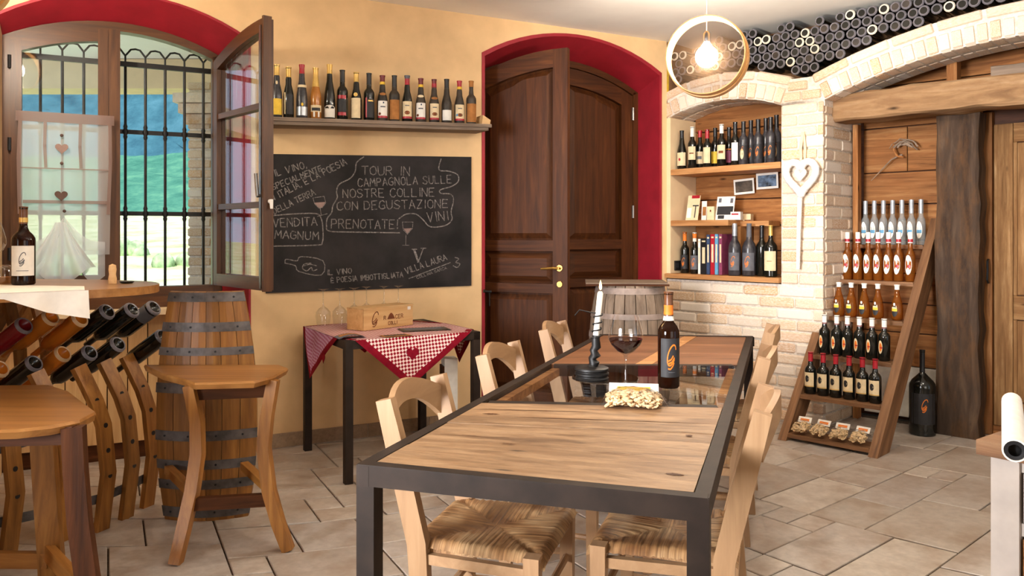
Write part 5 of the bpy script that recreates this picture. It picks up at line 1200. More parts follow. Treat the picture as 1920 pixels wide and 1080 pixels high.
bc = thing('barrel_chair', 'tall bar chair made of a barrel with iron-hooped stave back and oak seat', 'chair', T(-1.28, 3.4, 0))
MBC = frame((-1.395, 3.655, 0), (1, .10, 0))
barrel_back(bc, MBC, 1.035, .325, .445, .37, .055, [(1.01, .042), (.875, .042), (.765, .036), (.60, .045), (.385, .045), (.255, .042), (.165, .042), (.04, .048)])
sp = [fl(x, y, .71) for x, y in [(276, 687), (284, 679), (300, 673), (360, 671), (430, 668), (470, 667), (505, 671), (532, 680), (541, 690), (515, 705), (478, 715), (365, 718), (345, 711), (303, 700)]]
sp = [(p.x, min(p.y, 3.585)) for p in sp]
seat_slab(bc, sp[::-1] if sum((sp[i][0] * sp[(i + 1) % len(sp)][1] - sp[(i + 1) % len(sp)][0] * sp[i][1]) for i in range(len(sp))) < 0 else sp, .71, .028)
def pxz(px, py, Y): p = at(px, py, Y); return (p.x, p.y, max(0, p.z))
for pts in ([(356, 722, 3.22), (370, 790, 3.23), (371, 850, 3.23), (361, 920, 3.21), (345, 990, 3.18), (329, 1058, 3.14)], [(513, 712, 3.30), (501, 780, 3.29), (495, 840, 3.285), (505, 920, 3.28), (522, 980, 3.28), (541, 1031, 3.277)]):
    m = MB(); m.bar([pxz(*p) for p in pts], [.042, .046, .048, .048, .046, .042], .05, (1, 0, 0)); m.build('leg', M_['oak'], bc, frm=frame(pxz(*pts[0]), (0, 0, -1), z=(0, 1, 0)), smooth=30)
for nm, a, b, w, h, mt in (('apron', (362, 736, 3.235), (512, 730, 3.30), .022, .06, 'dark_oak'), ('front_rail', (360, 945, 3.205), (512, 936, 3.28), .03, .05, 'dark_oak'), ('side_rail', (355, 918, 3.24), (316, 880, 3.58), .035, .035, 'oak'), ('side_rail', (505, 915, 3.31), (458, 873, 3.585), .035, .035, 'oak')):
    a, b = V(*pxz(*a)), V(*pxz(*b)); m = MB(); m.bar([a, b], w, h, (0, 1, 0) if 'side' not in nm else (1, 0, 0)); m.build(nm, M_[mt], bc, frm=frame(a, b - a))
# second bar chair, cut by the left edge of the picture
b2 = thing('barrel_chair', 'nearest bar chair with oak seat, cut off by the left edge of the picture', 'chair', T(-1.75, 2.7, 0))
sp = [fl(x, y, .71) for x, y in [(-70, 726), (0, 722), (90, 721), (128, 733), (158, 756), (180, 772), (150, 788), (95, 799), (30, 806), (-60, 808)]]
sp = [(p.x, p.y) for p in sp]; ar = sum((sp[i][0] * sp[(i + 1) % len(sp)][1] - sp[(i + 1) % len(sp)][0] * sp[i][1]) for i in range(len(sp)))
seat_slab(b2, sp[::-1] if ar < 0 else sp, .71, .03)
for pts, w, mt in (([(138, 800, 2.50), (142, 880, 2.50), (150, 980, 2.49), (168, 1110, 2.47), (190, 1225, 2.45)], .062, 'dark_oak'), ([(78, 770, 2.93), (84, 870, 2.94), (90, 960, 2.93), (96, 1045, 2.91), (98, 1105, 2.92)], .078, 'oak'), ([(-120, 800, 2.5), (-125, 900, 2.5), (-140, 1010, 2.48), (-160, 1220, 2.47)], .062, 'dark_oak'), ([(-150, 770, 2.93), (-155, 900, 2.93), (-165, 1104, 2.92)], .07, 'oak')):
    P_ = [pxz(*p) for p in pts]; P_[-1] = (P_[-1][0], P_[-1][1], 0); m = MB(); m.bar(P_, w, .045, (1, .2, 0)); m.build('leg', M_[mt], b2, frm=frame(P_[0], (0, 0, -1), z=(0, 1, 0)), smooth=30)
for nm, a, b, mt in (('apron', (-110, 822, 2.49), (140, 815, 2.50), 'dark_oak'), ('back_rail', (-140, 1048, 2.90), (92, 1050, 2.90), 'oak'), ('side_rail', (92, 1036, 2.90), (158, 1110, 2.50), 'oak')):
    a, b = V(*pxz(*a)), V(*pxz(*b)); m = MB(); m.bar([a, b], .03, .055, (0, 1, 0) if nm != 'side_rail' else (1, 0, 0)); m.build(nm, M_[mt], b2, frm=frame(a, b - a))

# ------------------------------------------------------------------ bar counter built on a rack of drilled barrel staves
rk = thing('bottle_rack_bar', 'bar counter standing on drilled curved barrel staves that hold wine bottles', 'bar', T(-1.9, 3.5, 0))
CZ = 1.085
slab = [(-2.25, 2.70), (-1.80, 2.84), (-1.60, 3.02), (-1.50, 3.16), (-1.475, 3.30), (-1.53, 3.46), (-1.68, 3.60), (-2.10, 3.74), (-2.75, 3.72), (-2.9, 3.0)]
m = MB(); sl_ = rounded(slab, 3); m.prism(sl_, CZ - .032, CZ, 'xy'); m.build('counter_top', M_['seat_oak'], rk, frm=T(-2, 3.2, CZ))
feet = [(-2.27, 3.05), (-2.02, 3.25), (-1.885, 3.38), (-1.794, 3.495), (-1.76, 3.645), (-1.735, 3.80)]
feet = [(-2.26, 3.02), (-2.03, 3.22), (-1.90, 3.36), (-1.795, 3.495), (-1.76, 3.645), (-1.735, 3.80)]
lean = V(-.80, -.18, 0)
for i, (x, y) in enumerate(feet):
    for side in (1, -1):
        base = V(x, y, 0) + (V(0, 0, 0) if side == 1 else V(-.80, .02, 0)); ln_ = lean if side == 1 else V(.8, -.1, 0)
        prof = [(0, 0.0), (.25, -.035), (.46, -.012), (.56, .025), (.66, .078), (.72, .112)] if side == 1 else [(0, 0.0), (.25, -.035), (.48, -.01), (.66, .08), (.86, .25), (1.05, .40)]
        m = MB(); m.bar([base + ln_ * o_ + V(0, 0, z) for z, o_ in prof], .066, .026, (.35, .93, 0))
        fr = frame(base, (0, 0, 1), z=(1, 0, 0)); s_ = m.build('rack_stave', M_['oak'], rk, frm=fr, smooth=30)
        if side == 1:
            m = MB(); m.bar([base + ln_ * o_ + V(0, 0, z) for z, o_ in ((.64, .52), (.8, .53), (1.05, .60))], .05, .022, (.35, .93, 0)); m.build('upper_stave', M_['oak'], rk, frm=fr)
            for z in (.24, .35, .46, .57):
                o_ = next(lerp(p[1], q[1], (z - p[0]) / (q[0] - p[0])) for p, q in zip(prof, prof[1:]) if p[0] <= z <= q[0])
                c_ = base + ln_ * o_ + V(0, 0, z); m = MB(); nrm = V(.93, -.35, .05).normalized(); m.tube([c_ + nrm * .0115, c_ + nrm * .0137], .011, 10); m.build('hole', M_['black'], s_)
for z, off in ((.14, -.006), (.36, -.42)):
    m = MB(); pts = [V(x, y, z) + lean * (-.03) + V(off, 0, 0) + V(-.02, 0, 0) for x, y in feet]; m.bar(pts, .04, .004, (0, 0, 1)); m.build('metal_band', M_['hoop'], rk)
# bottles lying in the rack, bases to the right
RB = [((47, 609), 3.38, 'red_bottle', 'bottle with red wrapper, leftmost of the upper row in the bar rack'), ((97, 594), 3.44, 'rack_amber', 'amber bottle, second of the upper row in the bar rack'), ((152, 597), 3.53, 'rack_amber', 'amber bottle below the hanging cloth corner in the bar rack'), ((203, 583), 3.62, 'dark_glass', 'dark bottle right of the hanging cloth corner in the bar rack'), ((249, 580), 3.70, 'dark_glass', 'dark bottle, second from the right in the upper row of the bar rack'), ((290, 576), 3.80, 'dark_glass', 'dark bottle with pale label ending the upper row in the bar rack'),
      ((2, 690), 3.30, 'rack_amber', 'amber bottle at the left end of the lower row in the bar rack'), ((66, 680), 3.40, 'dark_glass', 'shiny dark bottle, second of the lower row in the bar rack'), ((120, 662), 3.49, 'rack_amber', 'amber bottle in the middle of the lower row in the bar rack'), ((170, 660), 3.57, 'dark_glass', 'dark bottle right of the amber one in the lower row of the bar rack'), ((223, 644), 3.66, 'dark_glass', 'dark bottle above the drilled staves, fifth of the lower row in the bar rack'), ((306, 630), 3.82, 'dark_glass', 'dark bottle half hidden by the barrel chair in the bar rack')]
axn = V(-.80, .20, -.56).normalized()
lp = [(1e-6, .02), (.014, .018), (.026, .004), (.029, 0), (.034, -.002), (.0385, .004), (.0395, .012), (.0395, .185), (.036, .21), (.022, .235), (.0145, .25), (.014, .31), (1e-6, .311)]
LB = {}
for (px, py), Y, gl, lab in RB:
    c_ = at(px, py, Y); M = frame(c_, axn.orthogonal(), z=axn)
    if gl == 'red_bottle': M_.setdefault('red_bottle', plain('red_wrapped_bottle', C(120, 16, 26), .25, var=.1))
    if gl not in LB:
        m = MB(); m.lathe(lp[:4], 18, close=False); m.cur = 1; m.lathe(lp[3:7], 18, close=False); m.cur = 0; m.lathe(lp[6:], 18, close=False); LB[gl] = m.mesh('glass_body', [M_[gl], M_['grey_ring' if gl != 'rack_amber' else 'pale_amber_ring']], smooth=45)
    t = thing('wine_bottle', lab, 'bottle', M, 'bottles in the bar rack'); link('glass_body', LB[gl], t)
    if px == 290:
        m = MB(); cyl_patch(m, .0402, 1.2, 3.4, .02, .085, 8); m.build('paper_label', M_['grey_paper'], t, local=True, frm=M, smooth=60)
# cloth on the counter, bottle, glass, jar and mill on it
ct = thing('white_cloth', 'white linen cloth on the bar counter with a corner hanging over the edge', 'cloth', T(-1.8, 3.1, CZ))
q = [V(-2.33, 2.66, 0), V(-1.80, 2.825, 0), V(-1.60, 2.995, 0), V(-1.70, 3.18, 0), V(-2.30, 3.30, 0), V(-2.7, 3.1, 0)]
m = MB(); m.prism([(p.x, p.y) for p in q], CZ + .001, CZ + .004, 'xy'); m.build('cloth_top', M_['white_fabric'], ct)
m = MB()
E_ = [(-2.33, 2.655), (-2.05, 2.735), (-1.80, 2.818), (-1.70, 2.905), (-1.595, 2.992)]
drop = [.0, .012, .02, .075, .105]; vs = []
n = 24
for i in range(n + 1):
    k = i / n * 4; j = min(3, int(k)); f_ = k - j; x, y = lerp(E_[j][0], E_[j + 1][0], f_), lerp(E_[j][1], E_[j + 1][1], f_); dr_ = lerp(drop[j], drop[j + 1], f_)
    for r in range(7):
        s = r / 6; w_ = .006 * math.sin(i * .9) * s; vs.append((x + .024 + w_ + .004 * s, y - .024 - w_, CZ + .003 - dr_ * s))
m.add(vs, [(i * 7 + r, (i + 1) * 7 + r, (i + 1) * 7 + r + 1, i * 7 + r + 1) for i in range(n) for r in range(6)])
m.build('hanging_edge', M_['white_fabric'], ct, smooth=60)
p = at(44, 531, 3.26); bottle('amber wine bottle with large cream label standing on the white cloth of the bar', T(p.x, p.y, CZ + .0045) @ RZ(.45), None, 'bordeaux', .318, .0435, 'amber_bottle', ('foil_amber', .78), (('rect', 'white', -1.1, 1.1, .12, .50), ('swirl', 'grey_paper', .0, .33, .42, .085), ('rect', 'grey_paper', -.5, .5, .18, .187)), capbands=(('gold', .8, .86),))
p = at(-22, 531, 3.16); g2 = copy_tree(g, T(p.x, p.y, CZ + .0045), 'empty-looking wine glass on the bar counter at the left picture edge'); 
for ch in list(g2.children):
    if ch.name.startswith('red_wine'): bpy.data.objects.remove(ch)
p = at(8, 531, 3.3); jr = thing('glass_jar', 'small glass jar with clip lid beside the bottle on the bar counter', 'jar', T(p.x, p.y - .0, CZ + .0045))
m = MB(); m.lathe([(1e-6, .001), (.026, .001), (.03, .006), (.03, .05), (.026, .058), (.026, .064)], 18, close=False); m.build('jar_body', M_['crystal'], jr, local=True, frm=MW[jr], smooth=40)
m = MB(); m.lathe([(.028, .064), (.029, .07), (.02, .078), (1e-6, .08)], 18, close=False); m.build('jar_lid', M_['crystal'], jr, local=True, frm=MW[jr], smooth=40)
m = MB(); m.lathe([(1e-6, .003), (.027, .003), (.027, .03), (1e-6, .032)], 14); m.build('jar_filling', M_['tan_paper'], jr, local=True, frm=MW[jr], smooth=40)
p = at(211, 527, 3.38); m = MB(); m.lathe([(1e-6, 0), (.016, 0), (.017, .02), (.0135, .04), (.016, .06), (.014, .078), (1e-6, .084)], 14); tag(m.build('pepper_mill', M_['pine'], None, frm=T(p.x, p.y, CZ + .001), local=True, smooth=40), 'small pale wooden mill at the rounded end of the bar counter', 'mill')
p = at(238, 528, 3.42); m = MB(); m.lathe([(1e-6, 0), (.022, 0), (.03, .006), (.029, .007), (1e-6, .003)], 18); tag(m.build('saucer', M_['black_iron'], None, frm=T(p.x, p.y, CZ + .001), local=True, smooth=40), 'tiny dark saucer right of the wooden mill on the bar counter', 'saucer')
# ------------------------------------------------------------------ ladder shelf with bottles
ML = frame(((1.70 + 2.074) / 2, (5.0 + 4.643) / 2, 0), ER); LWd = .555; RUN = .78
lad = thing('ladder_shelf', 'leaning brown plank ladder shelf with six steps full of bottles', 'shelf', ML)
def lz(z, x, d=0.0): return ML @ V(x, RUN * z + d, z)
for s in (-1, 1):
    zt_ = 1.40 if s > 0 else 1.37; x = s * LWd / 2; m = MB(); m.M = ML; dn = V(0, 1, -.0)
    q = [(x - .027, 0, 0), (x + .027, 0, 0), (x + .027, .19, 0), (x - .027, .19, 0)]
    m.hexa(q, [(a, RUN * zt_ + b * 1.0, zt_) for a, b, c in q]); m.build('side_rail', M_['ladder_wood'], lad, frm=frame(ML @ V(x, 0, 0), ML.to_3x3() @ V(0, RUN, 1), z=ML.to_3x3() @ V(1, 0, 0)))
SZ = [.045, .265, .50, .74, .98, 1.22]
for i, z in enumerate(SZ):
    x0, x1 = -LWd / 2 + .0275, LWd / 2 - .0275; y = RUN * z
    quadbox('step', [ML @ V(x0, y - .012, z), ML @ V(x1, y - .012, z), ML @ V(x1, y + .15, z), ML @ V(x0, y + .15, z)], .026, M_['ladder_wood'], lad, bev=.003)
def lx(px, z, d):                              # position along a step seen at a pixel column
    k = (px - 960) / F; o = ML @ V(0, RUN * z + d, 0); return min(.212, max(-.212, (k * o.y - o.x) / (ER.x - k * ER.y))) if px > 50 else -.214 + .428 * px / 7
def onstep(px, i, d=.06): return ML @ T(lx(px, SZ[i], d), RUN * SZ[i] + d, SZ[i] + .0008)
ordn = ['leftmost', 'second from left', 'third from left', 'fourth from left', 'fifth from left', 'sixth from left', 'seventh from left', 'rightmost']
def step_row(pxs, i, words, grp, d=.06, yaw=.08, **k):
    n = len(pxs)
    for j, px in enumerate(pxs):
        lab = (ordn[j] if j < n - 1 else 'rightmost') + ' ' + words; dd = k.get('dd', {}).get(j, 0)
        kk = {a: b for a, b in k.items() if a != 'dd'}
        bottle(lab, onstep(px, i, d + dd) @ RZ(yaw), grp, **kk)
WH_RED = (('red', .78, .90),)
step_row([1519, 1543.5, 1567, 1592, 1617, 1641], 1, 'of the dark cream-labelled bottles on the lowest bottle step', 'dark bottles on the lower ladder step', kind='bordeaux', H=.268, R=.036, cap=('red', .78), art=(('rect', 'cream', -1.0, .9, .18, .52), ('oval', 'dark_paper', -.3, .37, .38, .08), ('rect', 'gold', -1.0, .9, .185, .205)))
step_row([1546, 1569, 1589, 1611.5, 1635, 1658], 2, 'of the dark bottles with half-moon labels on the ladder shelf', 'dark bottles on the middle ladder step', kind='bordeaux', H=.262, R=.035, cap=('white', .77), art=(('oval', 'cream', -.45, .33, .42, .16), ('oval', 'orange', -.40, .33, .26, .10), ('rect', 'red', -.5, -.05, .30, .33)), capbands=(('dark_red', .775, .80),))
step_row([1573, 1596, 1620.5, 1646, 1682], 3, 'of the round amber decanters on the ladder shelf', 'amber decanters on the ladder shelf', kind='decanter', H=.245, R=.0365, glass='amber', cap=('white', .80), art=(('oval', 'dark_paper', -.2, .24, .52, .14), ('rect', 'yellow', -.66, .26, .24, .31), ('rect', 'cream', -.62, .22, .31, .35), ('oval', 'white', -.2, .42, .16, .04)), name='decanter_bottle')
step_row([1589, 1608.6, 1628, 1646.4, 1666, 1685, 1707], 4, 'of the slim amber bottles on the ladder shelf', 'amber bottles on the ladder shelf', kind='slim', H=.325, R=.031, glass='amber', cap=('white', .78), art=(('oval', 'white', -.25, .34, .75, .20), ('oval', 'red', -.05, .31, .35, .035)), capbands=(('red', .80, .86),), dd={})
step_row([0, 1, 2, 3, 4, 5, 6, 7], 5, 'of the clear silver-capped bottles on the ladder shelf', 'clear bottles on the top ladder step', kind='slim', H=.305, R=.0285, glass='clear_bottle', cap=('silver', .70), art=(('oval', 'white', -.25, .33, .72, .19), ('rect', 'blue', -.85, .35, .26, .33)), dd={})
for j, (x, a) in enumerate([(-.178, .05), (-.06, -.05), (.06, .05), (.178, -.04)]):
    snack_bag(['leftmost snack bag on the bottom step of the ladder shelf', 'second snack bag from the left on the bottom ladder step', 'third snack bag from the left on the bottom ladder step', 'rightmost snack bag on the bottom step of the ladder shelf'][j], ML @ T(x, .075, SZ[0] + .034) @ RZ(a) @ RX(.30), .098, .14, 10 + j, 70, 'orange', 'snack bags on the bottom ladder step')
# big bottle on the floor
bottle('huge dark wine bottle with orange swirl standing on the floor beside the timber post', MRW @ T(1.755, .30, .001) @ RZ(.4), None, 'bordeaux', .545, .079, 'dark_glass', ('black', .74), (('rect', 'dark_paper', -1.0, 1.0, .14, .50), ('swirl', 'orange', .1, .36, .34, .075)))
# ------------------------------------------------------------------ white wicker heart on the pillar
d = -.03; t0 = tr(1503, d); zc = zr(330, t0, d); MH = MRW @ T(t0, d, zc)
ht = thing('wicker_heart', 'white wicker heart with long stem hanging on the brick pillar', 'heart decoration', MH)
def hp2(s, n): return [(s * 16 * math.sin(t) ** 3 / 16, s * (13 * math.cos(t) - 5 * math.cos(2 * t) - 2 * math.cos(3 * t) - math.cos(4 * t)) / 14) for t in [2 * math.pi * i / n for i in range(n)]]
m = MB(); m.M = MH; h_ = hp2(.105, 48); h_ = h_ + h_[:2]; m.tube([(x * 1.0, -.012, z * 1.05) for x, z in h_], [.024 + .003 * (i % 2) for i in range(len(h_))], 9, cap=False); m.build('heart_ring', M_['white_wicker'], ht, smooth=60)
m = MB(); m.M = MH; m.prism([(x, z + .012) for x, z in hp2(.042, 20)][::-1], -.02, -.006); m.build('small_heart', M_['white_paper' if 'white_paper' in M_ else 'white'], ht)
m = MB(); m.M = MH; m.tube([(0, -.012, .055), (0, -.014, .09), (0, -.012, .12)], .002, 5); m.build('string', M_['white'], ht)
zs = zr(505, t0, d); m = MB(); m.M = MRW; m.tube([(t0 - .005, d - .012, zc - .115), (t0 - .012, d - .014, (zc + zs) / 2), (t0 - .02, d - .012, zs)], [.017, .016, .013], 9); m.build('stem', M_['white_wicker'], ht, smooth=60)
zk = zr(247, t0, d)
m = MB(); m.M = MRW; m.bar([(t0 - .01, d + .015, zc + .10), (t0 - .012, d + .01, zc + .19), (t0 + .004, d + .012, zk)], .02, .003, (1, 0, 0)); m.bar([(t0 + .012, d + .018, zc + .10), (t0 + .02, d + .014, zc + .18), (t0 + .006, d + .016, zk)], .014, .003, (1, 0, 0)); m.build('ribbon', M_['cream'], ht)
# twisted dried vine on the boards
mv = MRW; d = RD - .05; tv, zv = tr(1690, d), zr(282, tr(1690, d), d); rv = random.Random(9); vine = thing('dried_vine', 'twisted dry vine knot nailed to the boards above the ladder shelf', 'vine', MRW @ T(tv, d, zv))
for k in range(9):
    m = MB(); m.M = MRW @ T(tv, d, zv); pts = []
    a0 = rv.uniform(.2, 1.3); a1 = a0 + rv.uniform(1.2, 2.4); R0 = rv.uniform(.05, .10)
    for i in range(9): a = lerp(a0, a1, i / 8); pts.append((.02 + R0 * math.cos(a) * rv.uniform(.92, 1.08), -.012 + rv.uniform(-.012, .012), -.02 + R0 * math.sin(a) * rv.uniform(.92, 1.08)))
    m.tube(pts, [lerp(.006, .003, i / 8) for i in range(9)], 6); m.build('vine_twig', M_['grey_wood'], vine, smooth=60)
m = MB(); m.M = MRW @ T(tv, d, zv); m.tube([(.01, -.01, -.03), (-.06, -.015, -.06), (-.13, -.01, -.13), (-.2, -.008, -.2)], [.007, .005, .004, .002], 6); m.build('long_twig', M_['grey_wood'], vine, smooth=60)
m = MB(); m.M = MRW @ T(tv, d, zv); m.tube([(-.05, -.01, .05), (-.04, -.02, 0), (-.02, -.015, -.04), (.02, -.02, -.05)], [.006, .008, .009, .006], 6); m.build('vine_stem', M_['old_plank'], vine, smooth=60)
# logs behind the arch top
o = hewn('log', MRW @ T(2.12, .475, 2.30), 1.0, .15, .085, 8, .08, 'grey_wood', 12, None, 1); tag(o, 'grey weathered log lying on top of the lintel beam under the arch', 'log')

# ------------------------------------------------------------------ sieve lamps
def sieve_lamp(lab, M, Rr, W_, cord):
    s = thing('sieve_lamp', lab, 'lamp', M)
    m = MB(); n = 48; th = .006; vs = []
    for i in range(n):
        a = 2 * math.pi * i / n; c_, s_ = math.cos(a), math.sin(a)
        for r, y in ((Rr, -W_ / 2), (Rr, W_ / 2), (Rr - th, W_ / 2), (Rr - th, -W_ / 2)): vs.append((r * c_, y, r * s_))
    m.add(vs, [(i * 4 + j, i * 4 + (j + 1) % 4, ((i + 1) % n) * 4 + (j + 1) % 4, ((i + 1) % n) * 4 + j) for i in range(n) for j in range(4)]); m.build('wooden_hoop', M_['hoop_wood'], s, local=True, frm=M, smooth=40)
    m = MB(); vs = []
    for i in range(n):
        a = 2 * math.pi * i / n; c_, s_ = math.cos(a), math.sin(a)
        for r, y in ((Rr + .007, W_ * .05), (Rr + .007, W_ / 2 + .002), (Rr + .0005, W_ / 2 + .002), (Rr + .0005, W_ * .05)): vs.append((r * c_, y, r * s_))
    m.add(vs, [(i * 4 + j, i * 4 + (j + 1) % 4, ((i + 1) % n) * 4 + (j + 1) % 4, ((i + 1) % n) * 4 + j) for i in range(n) for j in range(4)]); m.build('outer_hoop', M_['hoop_wood'], s, local=True, frm=M, smooth=40)
    m = MB(); m.add([((Rr - .007) * math.cos(2 * math.pi * i / n), W_ / 2 - .006, (Rr - .007) * math.sin(2 * math.pi * i / n)) for i in range(n)], [tuple(range(n))]); m.build('wire_mesh', M_['mesh'], s, local=True, frm=M)
    m = MB(); m.ball((0, 0, .0), .06, 20, 14); m.lathe([(.03, .055), (.016, .075), (.015, .09)], 14, close=False); m.build('bulb', M_['bulb'], s, local=True, frm=M, smooth=60)
    m = MB(); m.lathe([(.016, .078), (.019, .084), (.019, .125), (.008, .14), (1e-6, .142)], 14); m.build('socket', M_['black'], s, local=True, frm=M, smooth=40)
    Mi = M.inverted(); m = MB(); top = M @ V(0, 0, Rr - .006); p0 = M @ V(0, 0, .14); m.tube([p0, top + V(0, 0, -.002)], .0028, 6); m.tube([top, V(top.x, top.y, CEIL)], .0025, 6)
    m.build('cord', M_['white'], s)
    if cord:
        m = MB(); q = [V(top.x - .05 + .035 * math.cos(a), top.y, CEIL - .035 + .035 * math.sin(a)) for a in [-math.pi * i / 10 for i in range(11)]]; m.tube(q, .002, 5); m.build('cord_loop', M_['white'], s)
    return s
M_['hoop_wood'] = wood('bent_hoop_wood', C(188, 132, 72), C(220, 168, 104), C(230, 186, 128), rough=.5, bump=.1)
M_['bulb'] = emit('lit_bulb', (1, .88, .72, 1), 480)
pL = at(1325, 106, 4.4); sieve_lamp('round wooden sieve pendant lamp with a lit globe bulb hanging over the table', T(*pL) @ RZ(-.42), .215, .118, True)
pL = at(-60, -40, 3.4); sieve_lamp('second sieve lamp, only its lit rim showing in the top left corner', T(*pL) @ RZ(.3), .15, .10, False)

# ------------------------------------------------------------------ window grille, curtain, the view outside
gr = thing('window_grille', 'wrought iron window grille outside the window with knotted bars', 'grille', MBK @ T(-.93, .36, 1.7))
m = None
for k in range(-1, 9):
    u = -.553 - .1095 * k
    m = MB(); m.M = MBK; m.tube([(u, .36, .84), (u, .36, 2.31)], .0085, 6); b_ = m.build('grille_bar', M_['black_iron'], gr)
    m = MB(); m.M = MBK
    for z in (1.417, 1.906):
        m = MB(); m.M = MBK; m.lathe([(.0085, -.045), (.013, -.03), (.010, -.02), (.019, 0), (.010, .02), (.013, .03), (.0085, .045)], 8, T(u, .36, z), close=False); m.build('knot', M_['black_iron'], b_, smooth=60)
    m = MB(); m.M = MBK; m.tube([(u, .36, 2.31), (u, .36, 2.36), (u + .03, .36, 2.40), (u + .055, .36, 2.405), (u + .08, .36, 2.40), (u + .1095, .36, 2.36)], .006, 6); m.build('grille_scroll', M_['black_iron'], gr, smooth=60)
for z in (.90, 1.417, 1.906, 2.31):
    m = MB(); m.M = MBK; m.bar([(-1.56, .36, z), (-.40, .36, z)], .007 if z < 2.2 else .02, .026 if z < 2.2 else .03, (0, 1, 0)); m.build('grille_band', M_['black_iron'], gr)
# curtain on the left sash
cu = thing('curtain', 'short sheer white curtain with taupe ribbons and felt hearts on the left window sash', 'curtain', MBK @ T(-1.2, .16, 1.9))
dC = .145
cuL, cuR = ub(36, dC), ub(208, dC); zC1 = zb(213, (cuL + cuR) / 2, dC); zC0 = zb(478, (cuL + cuR) / 2, dC)
def cpx(px, py): u = ub(px, dC); return (u, zb(py, (cuL + cuR) / 2, dC))
m = MB(); m.M = MBK
def cloth(u, v):
    uu = lerp(cuL, cuR, u); z = lerp(zC0, zC1, v); pin = (1 - v) ** 2 * .10
    return (lerp(uu, (cuL + cuR) / 2, pin * .3), dC + .006 * math.sin(u * 22 + v * 2), z)
m.grid(cloth, 44, 12); m.build('voile', M_['sheer'], cu, smooth=60)
def rib(name, pts, w, mat='ribbon', off=.0):
    m = MB(); m.M = MBK @ T(0, dC - .010 - off, 0); m.ribbon([cpx(*p) for p in pts], w, 0); return m.build(name, M_[mat], cu)
rib('top_hem', [(36, 222), (208, 222)], .055); rib('side_hem', [(38, 228), (35, 300), (37, 400)], .018, off=.001); rib('side_hem', [(206, 228), (207, 300), (203, 400)], .018, off=.001)
for x in (85, 151): rib('ribbon', [(x, 232), (x - 1, 275), (x + 1, 314)], .016, off=.001)
rib('ribbon', [(38, 317), (208, 317)], .007, off=.002); rib('ribbon', [(45, 379), (202, 379)], .018, off=.001)
for (x, y, s, mt) in ((116, 279, .062, 'taupe'), (115, 367, .062, 'dark_taupe')):
    m = MB(); u, z = cpx(x, y); m.M = MBK @ T(u, dC - .02, z); m.prism(heart_poly(s * 1.05)[::-1], -.004, .004); m.build('felt_heart', M_[mt], cu)
for (x, y) in ((116, 255), (116, 307), (121, 396)):
    m = MB(); u, z = cpx(x, y); m.M = MBK @ T(u, dC - .02, z); m.ball((0, 0, 0), .009, 8, 6); m.build('bead', M_['dark_taupe'], cu, smooth=60)
m = MB(); m.M = MBK @ T(0, dC - .018, 0); m.tube([(p[0], 0, p[1]) for p in (cpx(116, 262), cpx(116, 300), cpx(115, 360))], .0012, 4); m.build('string', M_['taupe'], cu)
m = MB(); m.M = MBK; u0, z0 = cpx(121, 400); 
def gath(u, v):                                # gathered bottom flaring from the tie
    a = lerp(-1, 1, u); w = .025 + .15 * v ** 1.2; return (u0 - .02 + a * w, dC - .02 - .02 * math.sin(u * 26) * v, z0 - .05 - .30 * v - .05 * math.cos(a * 3.2) * v)
m.grid(gath, 40, 10); m.build('gathered_tail', M_['sheer_dense'], cu, smooth=60)
for s in (-1, 1):
    m = MB(); m.M = MBK; a = (u0, dC - .012, z0 - .02); e = (cuL + .02 if s < 0 else cuR - .03, dC, z0 - .16)
    def sw(u, v): p = Vector(a).lerp(Vector(e), u); return (p.x, p.y - .008 * math.sin(v * 12), p.z - .11 * math.sin(math.pi * u) * (0.4 + v) - v * .16 * (.2 + u))
    m.grid(sw, 14, 8); m.build('swag', M_['sheer'], cu, smooth=60)
# outside: ground, porch, brick pier, hills
def noise_hill(name, y, x0, x1, h0, h1, amp, mat, seed, depth):
    r = random.Random(seed); ph = [r.uniform(0, 6.28) for _ in range(12)]; m = MB()
    def f(u, v):
        x = lerp(x0, x1, u); k = v; hh = lerp(h0, h1, k); 
        n_ = sum(math.sin(x * .09 * (1.7 ** i) + ph[i] + k * 5 * (i + 1)) * .6 ** i for i in range(6))
        n2 = sum(math.sin(x * .9 * (1.6 ** i) + ph[i + 6] * 3 + k * 40 * (1.4 ** i)) * .6 ** i for i in range(5))
        return (x, y + depth * k + n2 * amp * .4, hh + n_ * amp * (0.3 + k) + n2 * amp * .35)
    m.grid(f, 120, 50); return struct(name, m, M_[mat], smooth=60)
def foliage(name, c1, c2, c3, sc):
    t = NT(name); b = t.principled(Roughness=.95); b.inputs['Specular IOR Level'].default_value = .05; n = t.noise(t.coord((1, 1, 1), False), sc, 6, .7); t.l(t.ramp(n, [(.3, c1), (.5, c2), (.72, c3)]), b.inputs['Base Color']); t.bump(n, b, .6, .5); return t.mat
M_['hill_far'] = foliage('haze_tinted_forest', C(46, 80, 94), C(62, 102, 114), C(80, 120, 132), .22)  # aerial haze is baked into the colours of both hills
M_['hill_near'] = foliage('haze_tinted_slope', C(50, 100, 86), C(72, 124, 104), C(98, 148, 118), .5)
M_['meadow'] = foliage('sunlit_meadow', C(150, 176, 110), C(206, 214, 160), C(240, 240, 206), .6)
m = MB(); m.grid(lambda u, v: (lerp(-60, 40, u), lerp(6.2 if False else 5.6, 62, v), -.45 + max(0, v - .2) * 4.2), 10, 10); struct('meadow_ground', m, M_['meadow'])
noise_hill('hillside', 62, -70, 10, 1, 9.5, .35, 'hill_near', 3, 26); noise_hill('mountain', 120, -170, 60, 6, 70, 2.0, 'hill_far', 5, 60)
rb = random.Random(21)
